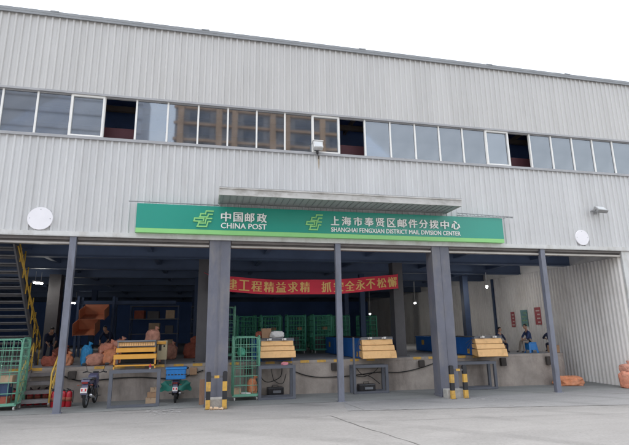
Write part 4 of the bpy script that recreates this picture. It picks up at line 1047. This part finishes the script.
# ------------------------------------------------------------------ orange chutes at the back left
def chute(x, y, z, wd, hh, label, tilt):
    o = empty('sorting_chute', (x, y, z), label, 'chute', 'orange chutes of the sorter'); hw = wd/2; o.rotation_euler = (tilt, 0, 0)
    b = MB(); b.box(-hw, hw, 0, 1.0, 0, .02); b.build('floor_plate', m_chute, o)
    b = MB(); b.box(-hw-.02, -hw, -.05, 1.0, -.02, hh); b.build('side_plate', m_chute, o)
    b = MB(); b.box(hw, hw+.02, -.05, 1.0, -.02, hh); b.build('side_plate', m_chute, o)
    b = MB(); b.box(-hw, hw, .98, 1.0, .02, hh+.05); b.build('back_plate', m_chute, o)
chute(-5.05, 7.6, 2.75, 1.0, .42, 'upper orange sorter chute below the ceiling at the back left', R(14))
chute(-5.28, 7.4, 2.08, .85, .5, 'lower orange sorter chute above the person behind the sacks', R(14))
SF = empty('sorter_frame', (-5.1, 8.7, D), 'dark steel frame carrying the orange chutes', 'frame')
for x in (-.75, .75):
    for y in (-.25, .5):
        b = MB(); b.box(x-.05, x+.05, y-.05, y+.05, 0, 2.7); b.build('leg', m_icolb, SF)
b = MB(); b.box(-.9, 3.5, -.2, -.08, 2.35, 2.5); b.box(-.9, 3.5, .4, .5, 2.35, 2.5); b.build('rail', m_icolb, SF)

# ------------------------------------------------------------------ dim racks and pallets in the left bay
def rack(x, y, rz, label, seed):
    o = empty('parcel_rack', (x, y, D), label, 'rack', 'parcel racks at the back of the left bay', rz)
    for sx in (-1, 1):
        for sy in (-.3, .3):
            b = MB(); b.box(sx*1.1-.03, sx*1.1+.03, sy-.03, sy+.03, 0, 2.3); b.build('leg', m_icolb, o)
    for z in (.25, .95, 1.65, 2.27):
        b = MB(); b.box(-1.14, 1.14, -.34, .34, z, z+.04); b.build('shelf', m_frame, o)
    return o
random.seed(17)
words = {0: 'left', 1: 'middle', 2: 'right'}; lv = {0: 'bottom', 1: 'middle', 2: 'top'}
for rx, ry, who in ((-2.6, 9.6, 'left'), (.2, 10.6, 'right')):
    rack(rx, ry, 0, 'dim steel parcel rack, %s one of two behind the orange conveyor' % who, 1)
    for a in range(3):
        for k in range(3):
            if random.random() < .8:
                carton(rx-.72+.7*k+random.uniform(-.05, .05), ry-.05, D+[.292, .992, 1.692][a], random.uniform(.36, .58), .45, random.uniform(.28, .5), 'parcel on the %s shelf, %s spot, of the %s dim parcel rack' % (lv[a], words[k], who), random.choice([m_card, m_card2, m_sackd, m_icol]), random.uniform(-.1, .1), 'parcels on the dim racks', False)
sack((-5.5, 5.2, D), (.6, .5, .55), 'rust sack on the dock at the foot of the staircase', m_sackd, .4, 41, group='sacks at the back of the left bay')
sack((-3.6, 5.4, D), (.7, .6, .75), 'dark rust sack standing behind the blue sack and the pile', m_sackd, .1, 42, group='sacks at the back of the left bay')
sack((-1.55, 5.2, D), (.6, .6, .6), 'orange sack on the dock behind the cream cabinet', m_sack, .1, 43, group='sacks at the back of the left bay')
# ------------------------------------------------------------------ block of flats across the yard (seen in the window glass)
AP = empty('apartment_block', (10.5, -64, 0), 'tall block of flats with ochre framed balconies across the yard', 'apartment block')
b = MB(); b.box(-17, 17, -12, 0, -1, 46); b.build('wall', m_apt, AP)
for k in range(15):
    z = 1.5+3.0*k
    b = MB(); b.box(-17.2, 17.2, 0, .5, z-.35, z+.05); b.build('balcony_slab', m_apt2, AP)
for x in (-16, -9.5, -6.8, 0, 2.6, 9.2, 15.5):
    b = MB(); b.box(x-.5, x+.5, .51, .9, -1, 46); b.build('pier', m_apt2, AP)
random.seed(3)
for k in range(8, 15):
    for x in (-12.8, -3.4, 5.9, 12.4):
        b = MB(); b.box(x-1.7, x+1.7, .02, .12, 1.5+3*k+.5, 1.5+3*k+2.3); b.build('window', m_aptw, AP)

OB = empty('reflection_block', (-38, -78, 0), 'added pale blue grey reflection block across the yard', 'reflection block')  # unseen block added so the left panes mirror something darker than sky
m_refblock = mat("reflection block panel", (.50, .52, .58), .6, 0, .08, .2)
b = MB(); b.box(-24, 24, -12, 0, -1, 52); b.build('wall', m_refblock, OB)
for k in range(16):
    b = MB(); b.box(-24.05, 24.05, -.02, .06, 2.0+3.2*k, 2.25+3.2*k); b.build('sill_band', m_apt, OB)
